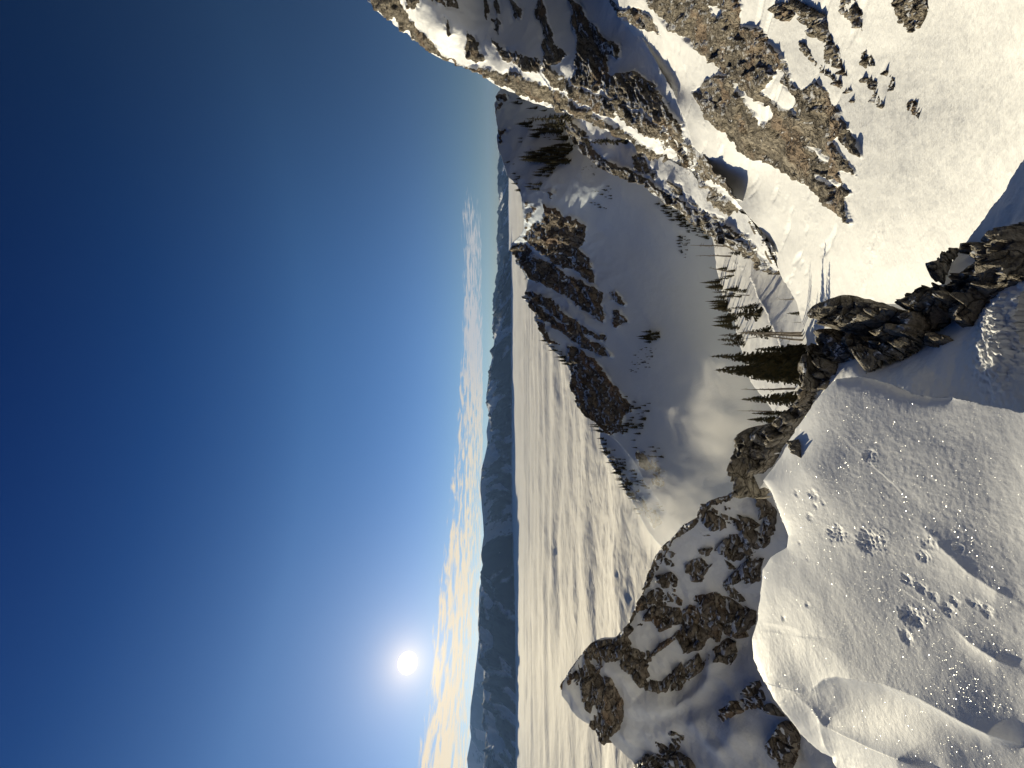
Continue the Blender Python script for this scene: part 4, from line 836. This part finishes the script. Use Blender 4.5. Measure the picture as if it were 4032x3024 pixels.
for k, (X, Y, px, w) in enumerate([(3178, 1418, 300, 1.0), (3182, 1474, 290, 1.0), (3180, 1446, 330, .9), (3165, 1392, 170, 1.1)]):
    p, h = hgt(S_S, X, Y, px); kk = (1, 2, 0, 3)[k]
    plant('fir_tree', [('trunk', FIR_BIG[kk][0]), ('crown', FIR_BIG[kk][1])], p, h, 2 + k, ('fir crowded between the highest tip and the widest tall fir', 'fir behind the lower leaning fir of the tall clump', 'slim fir in the very middle of the tall clump', 'low fir at the right foot of the tall clump')[k], 'tree', 'tall firs behind the near rim', w)
ORD = 'first second third fourth fifth sixth seventh eighth ninth tenth eleventh twelfth thirteenth fourteenth fifteenth sixteenth seventeenth eighteenth nineteenth twentieth'.split()
ORD += ['twenty-' + q for q in ORD[:9]] + ['thirtieth']
def scatter(surf, polys, group, seed):
    rnd = random.Random(seed)
    for poly, n, lo, hi, label in polys:
        sp = sorted(spots(surf, poly, n, lo, hi, rnd), key=lambda q: -q[0][0] / q[0][1])
        for i, (p, h) in enumerate(sp):
            label_ = ORD[i] + ' fir from the picture top ' + label
            o = bpy.data.objects.new('fir_tree', FIR_SMALL[rnd.randrange(4)]); COL.objects.link(o); o.location = p; o.rotation_euler = (0, 0, rnd.uniform(0, 6)); w = rnd.uniform(1.1, 1.7); o.scale = (h * w, h * w, h)
            tag(o, label_, 'tree', group)
def wood(name, surf, polys, seed):
    rnd = random.Random(seed); V = []; Fc = []
    for poly, n, lo, hi in polys:
        for p, h in spots(surf, poly, n, lo, hi, rnd):
            me = FIR_SMALL[rnd.randrange(4)]; co = np.empty(len(me.vertices) * 3); me.vertices.foreach_get('co', co); co = co.reshape(-1, 3) * np.array([h * 1.5, h * 1.5, h]) + p; n0 = len(V)
            V += co.tolist(); Fc += [[i + n0 for i in f.vertices] for f in me.polygons]
    tag(mesh_obj(name, V, Fc, M_fir, smooth=False), 'scattered tiny firs far off on the snow of the shaded bowl', 'small firs', None, 'stuff')
scatter(S_M, [(r1((1110, 640), (1140, 640), (1130, 680), (1080, 690)), 4, 40, 58, 'in the topmost clump of the shaded hill'), (r1((1200, 690), (1290, 720), (1280, 750), (1190, 740)), 4, 42, 52, 'in the small clump above the tall golden fir'),
              (r1((1150, 800), (1200, 800), (1190, 830)), 3, 64, 80, 'among the large dark firs past the golden fir'), (r1((1270, 820), (1350, 800), (1360, 860), (1250, 870)), 8, 45, 80, 'in the bunch behind the short golden fir'), (r1((1180, 860), (1220, 870), (1200, 920)), 4, 30, 44, 'in the stubby group between hill crest and rock fin'),
              (r1((1140, 990), (1250, 1000), (1280, 1060), (1180, 1070)), 15, 40, 70, 'in the big clump nearer the shaded hill crest'), (r1((1290, 920), (1400, 890), (1440, 960), (1420, 1060), (1300, 1080)), 30, 45, 70, 'in the biggest shaded hill clump, touching the rock fin'),
              (r1((1240, 1080), (1340, 1070), (1330, 1150), (1220, 1150)), 12, 35, 55, 'in the hill clump just below the biggest clump'), (r1((1150, 1200), (1240, 1200), (1240, 1245), (1150, 1240)), 7, 30, 52, 'in the row under the low gap of hill crest'),
              (r1((1000, 1050), (1050, 1060), (1100, 1200), (1080, 1290)), 10, 18, 30, 'along the sunlit edge of the hill crest'), (r1((1080, 910), (1110, 900), (1110, 940)), 2, 20, 28, 'under the rocky bump of the hill crest')],
        'firs on the shaded hill', 5)
scatter(S_M, [(r3((660, 950), (700, 1000), (800, 1110), (830, 1190), (800, 1190), (740, 1080), (660, 1000)), 24, 22, 40, 'in the dense row on the jagged ridge crest'), (r3((520, 540), (530, 555), (520, 560)), 2, 16, 24, 'in the notch beside the highest rock tower'),
              (r3((1380, 930), (1460, 930), (1490, 990), (1400, 1010)), 14, 22, 50, 'in the single dark clump amid the shaded bowl'), (r3((1230, 1400), (1420, 1450), (1420, 1640), (1250, 1640)), 26, 12, 32, 'on snow under the last rock wall of the ridge'),
              (r3((840, 1220), (870, 1400), (850, 1350)), 4, 8, 16, 'among tiny firs on the crest past the dense row')],
        'firs on the jagged ridge', 6)
scatter(S_M, [(r5((1130, 100), (1250, 120), (1300, 200), (1200, 230), (1130, 160)), 12, 20, 42, 'beside the brown rock patch low on the ridge'), (r5((930, 110), (1000, 170), (980, 200), (930, 140)), 8, 24, 38, 'on the crest just before the spur begins'),
              (r5((1190, 250), (1400, 260), (1400, 500), (1250, 420)), 18, 14, 30, 'on the near face of the low ridge end'), (r5((1150, 330), (1220, 450), (1420, 700), (1380, 720), (1200, 480)), 18, 14, 26, 'along the snowy edge line running into the cloud')],
        'firs on the lower end of the ridge', 7)
scatter(S_M2, [(r5((985, 180), (975, 260), (1030, 360), (1110, 510), (1190, 640), (1225, 730), (1250, 730), (1200, 620), (1120, 480), (1040, 330), (1000, 200)), 30, 20, 36, 'outlined against bright cloud on the spur crest'), (r5((1050, 260), (1180, 400), (1250, 560), (1180, 560), (1080, 400)), 22, 14, 30, 'on the dark side of the spur below its crest')],
        'firs on the spur', 8)
scatter(S_S, [([(2815, 1040), (2835, 1045), (2862, 1180), (2905, 1290), (2880, 1290), (2842, 1180)], 18, 35, 75, 'in the sunlit shoulder edge row above the bowl'), ([(2850, 1020), (2890, 1040), (2930, 1180), (2900, 1200)], 8, 28, 55, 'on snow just inside the sunlit shoulder edge')], 'small firs of the shoulder edge', 12)
wood('distant_firs', S_M, [(r3((1450, 0), (1560, 20), (1700, 120), (1850, 230), (1830, 260), (1700, 220), (1560, 120)), 90, 10, 24), (r3((1600, 230), (1700, 240), (1680, 400), (1620, 380)), 30, 8, 18), (r3((1250, 1020), (1450, 1050), (1400, 1200), (1270, 1240)), 36, 5, 14), (r1((1470, 1090), (1600, 1080), (1600, 1150), (1480, 1130)), 22, 12, 26),
              (r1((1500, 1210), (1680, 1190), (1690, 1300), (1520, 1250)), 26, 10, 24), (r1((1520, 1320), (1670, 1330), (1650, 1370)), 8, 12, 22), (r1((1150, 690), (1300, 900), (1250, 1000), (1100, 980)), 14, 8, 20)], 9)
print('trees', len([o for o in SC.objects if o.name.startswith('fir_tree')]))

# ------------------------------------------------------------------ mist and haze
def outward(o):
    bm = bmesh.new(); bm.from_mesh(o.data); bmesh.ops.remove_doubles(bm, verts=bm.verts, dist=1e-4); bmesh.ops.recalc_face_normals(bm, faces=bm.faces); bm.to_mesh(o.data); bm.free()
def mist(name, X, Y, d, rx, ry, rz, dens, seed, label):
    c = Vector(((1512 - Y) / F * d, d, (HX - X) / F * d))
    V = []; Fc = []; n, m = 24, 14
    for j in range(m + 1):
        ph = math.pi * j / m
        for i in range(n):
            a = 2 * math.pi * i / n; V.append((rx * math.sin(ph) * math.cos(a), ry * math.sin(ph) * math.sin(a), rz * math.cos(ph)))
    for j in range(m):
        for i in range(n): k = (i + 1) % n; Fc.append([j * n + i, j * n + k, (j + 1) * n + k, (j + 1) * n + i])
    mt = bpy.data.materials.new(name); mt.use_nodes = True; t = NT(mt.node_tree); mt.node_tree.nodes.clear()
    out = t.node('ShaderNodeOutputMaterial'); pos = t.node('ShaderNodeTexCoord').outputs['Object']
    q = t.vmath('DIVIDE', pos, (rx, ry, rz)); L = t.vmath('LENGTH', q)
    n1 = t.noise(t.vmath('ADD', pos, (seed * 31., 0, 0)), 1 / 24., 5, .6, .9)
    f = t.math('SUBTRACT', t.smooth(L, 1.0, .15), t.math('MULTIPLY', t.math('SUBTRACT', n1, .36), 3.2))
    f = t.math('MULTIPLY', t.math('MAXIMUM', f, 0.), dens)
    v = t.node('ShaderNodeVolumePrincipled'); v.inputs['Color'].default_value = (.97, .96, .95, 1); t.l.new(f, v.inputs['Density']); v.inputs['Anisotropy'].default_value = .35
    t.l.new(v.outputs[0], out.inputs['Volume'])
    o = mesh_obj(name, V, Fc, mt); outward(o); o.location = c; tag(o, label, 'mist', None, 'stuff')
mist('valley_mist', 2850, 1640, 215, 60, 42, 32, .042, 1, 'thin grey mist rising from the valley behind the firs')
mist('cloud_wisp', 2660, 2080, 262, 60, 52, 44, .05, 2, 'bright mist where the ridge sinks into the cloud')
def haze():
    x0, x1, y0, y1, z0, z1 = -52000, 52000, -3000, 62000, -700, 2450
    V = [(x, y, z) for x in (x0, x1) for y in (y0, y1) for z in (z0, z1)]
    Fc = [[0, 1, 3, 2], [4, 6, 7, 5], [0, 4, 5, 1], [2, 3, 7, 6], [0, 2, 6, 4], [1, 5, 7, 3]]
    mt = bpy.data.materials.new('haze_air'); mt.use_nodes = True; t = NT(mt.node_tree); mt.node_tree.nodes.clear()
    out = t.node('ShaderNodeOutputMaterial'); v = t.node('ShaderNodeVolumePrincipled'); v.inputs['Color'].default_value = (.28, .50, 1.0, 1)
    v.inputs['Density'].default_value = 6e-6; v.inputs['Anisotropy'].default_value = .3; t.l.new(v.outputs[0], out.inputs['Volume'])
    o = mesh_obj('haze', V, Fc, mt, smooth=False); outward(o); tag(o, kind='stuff')
haze()
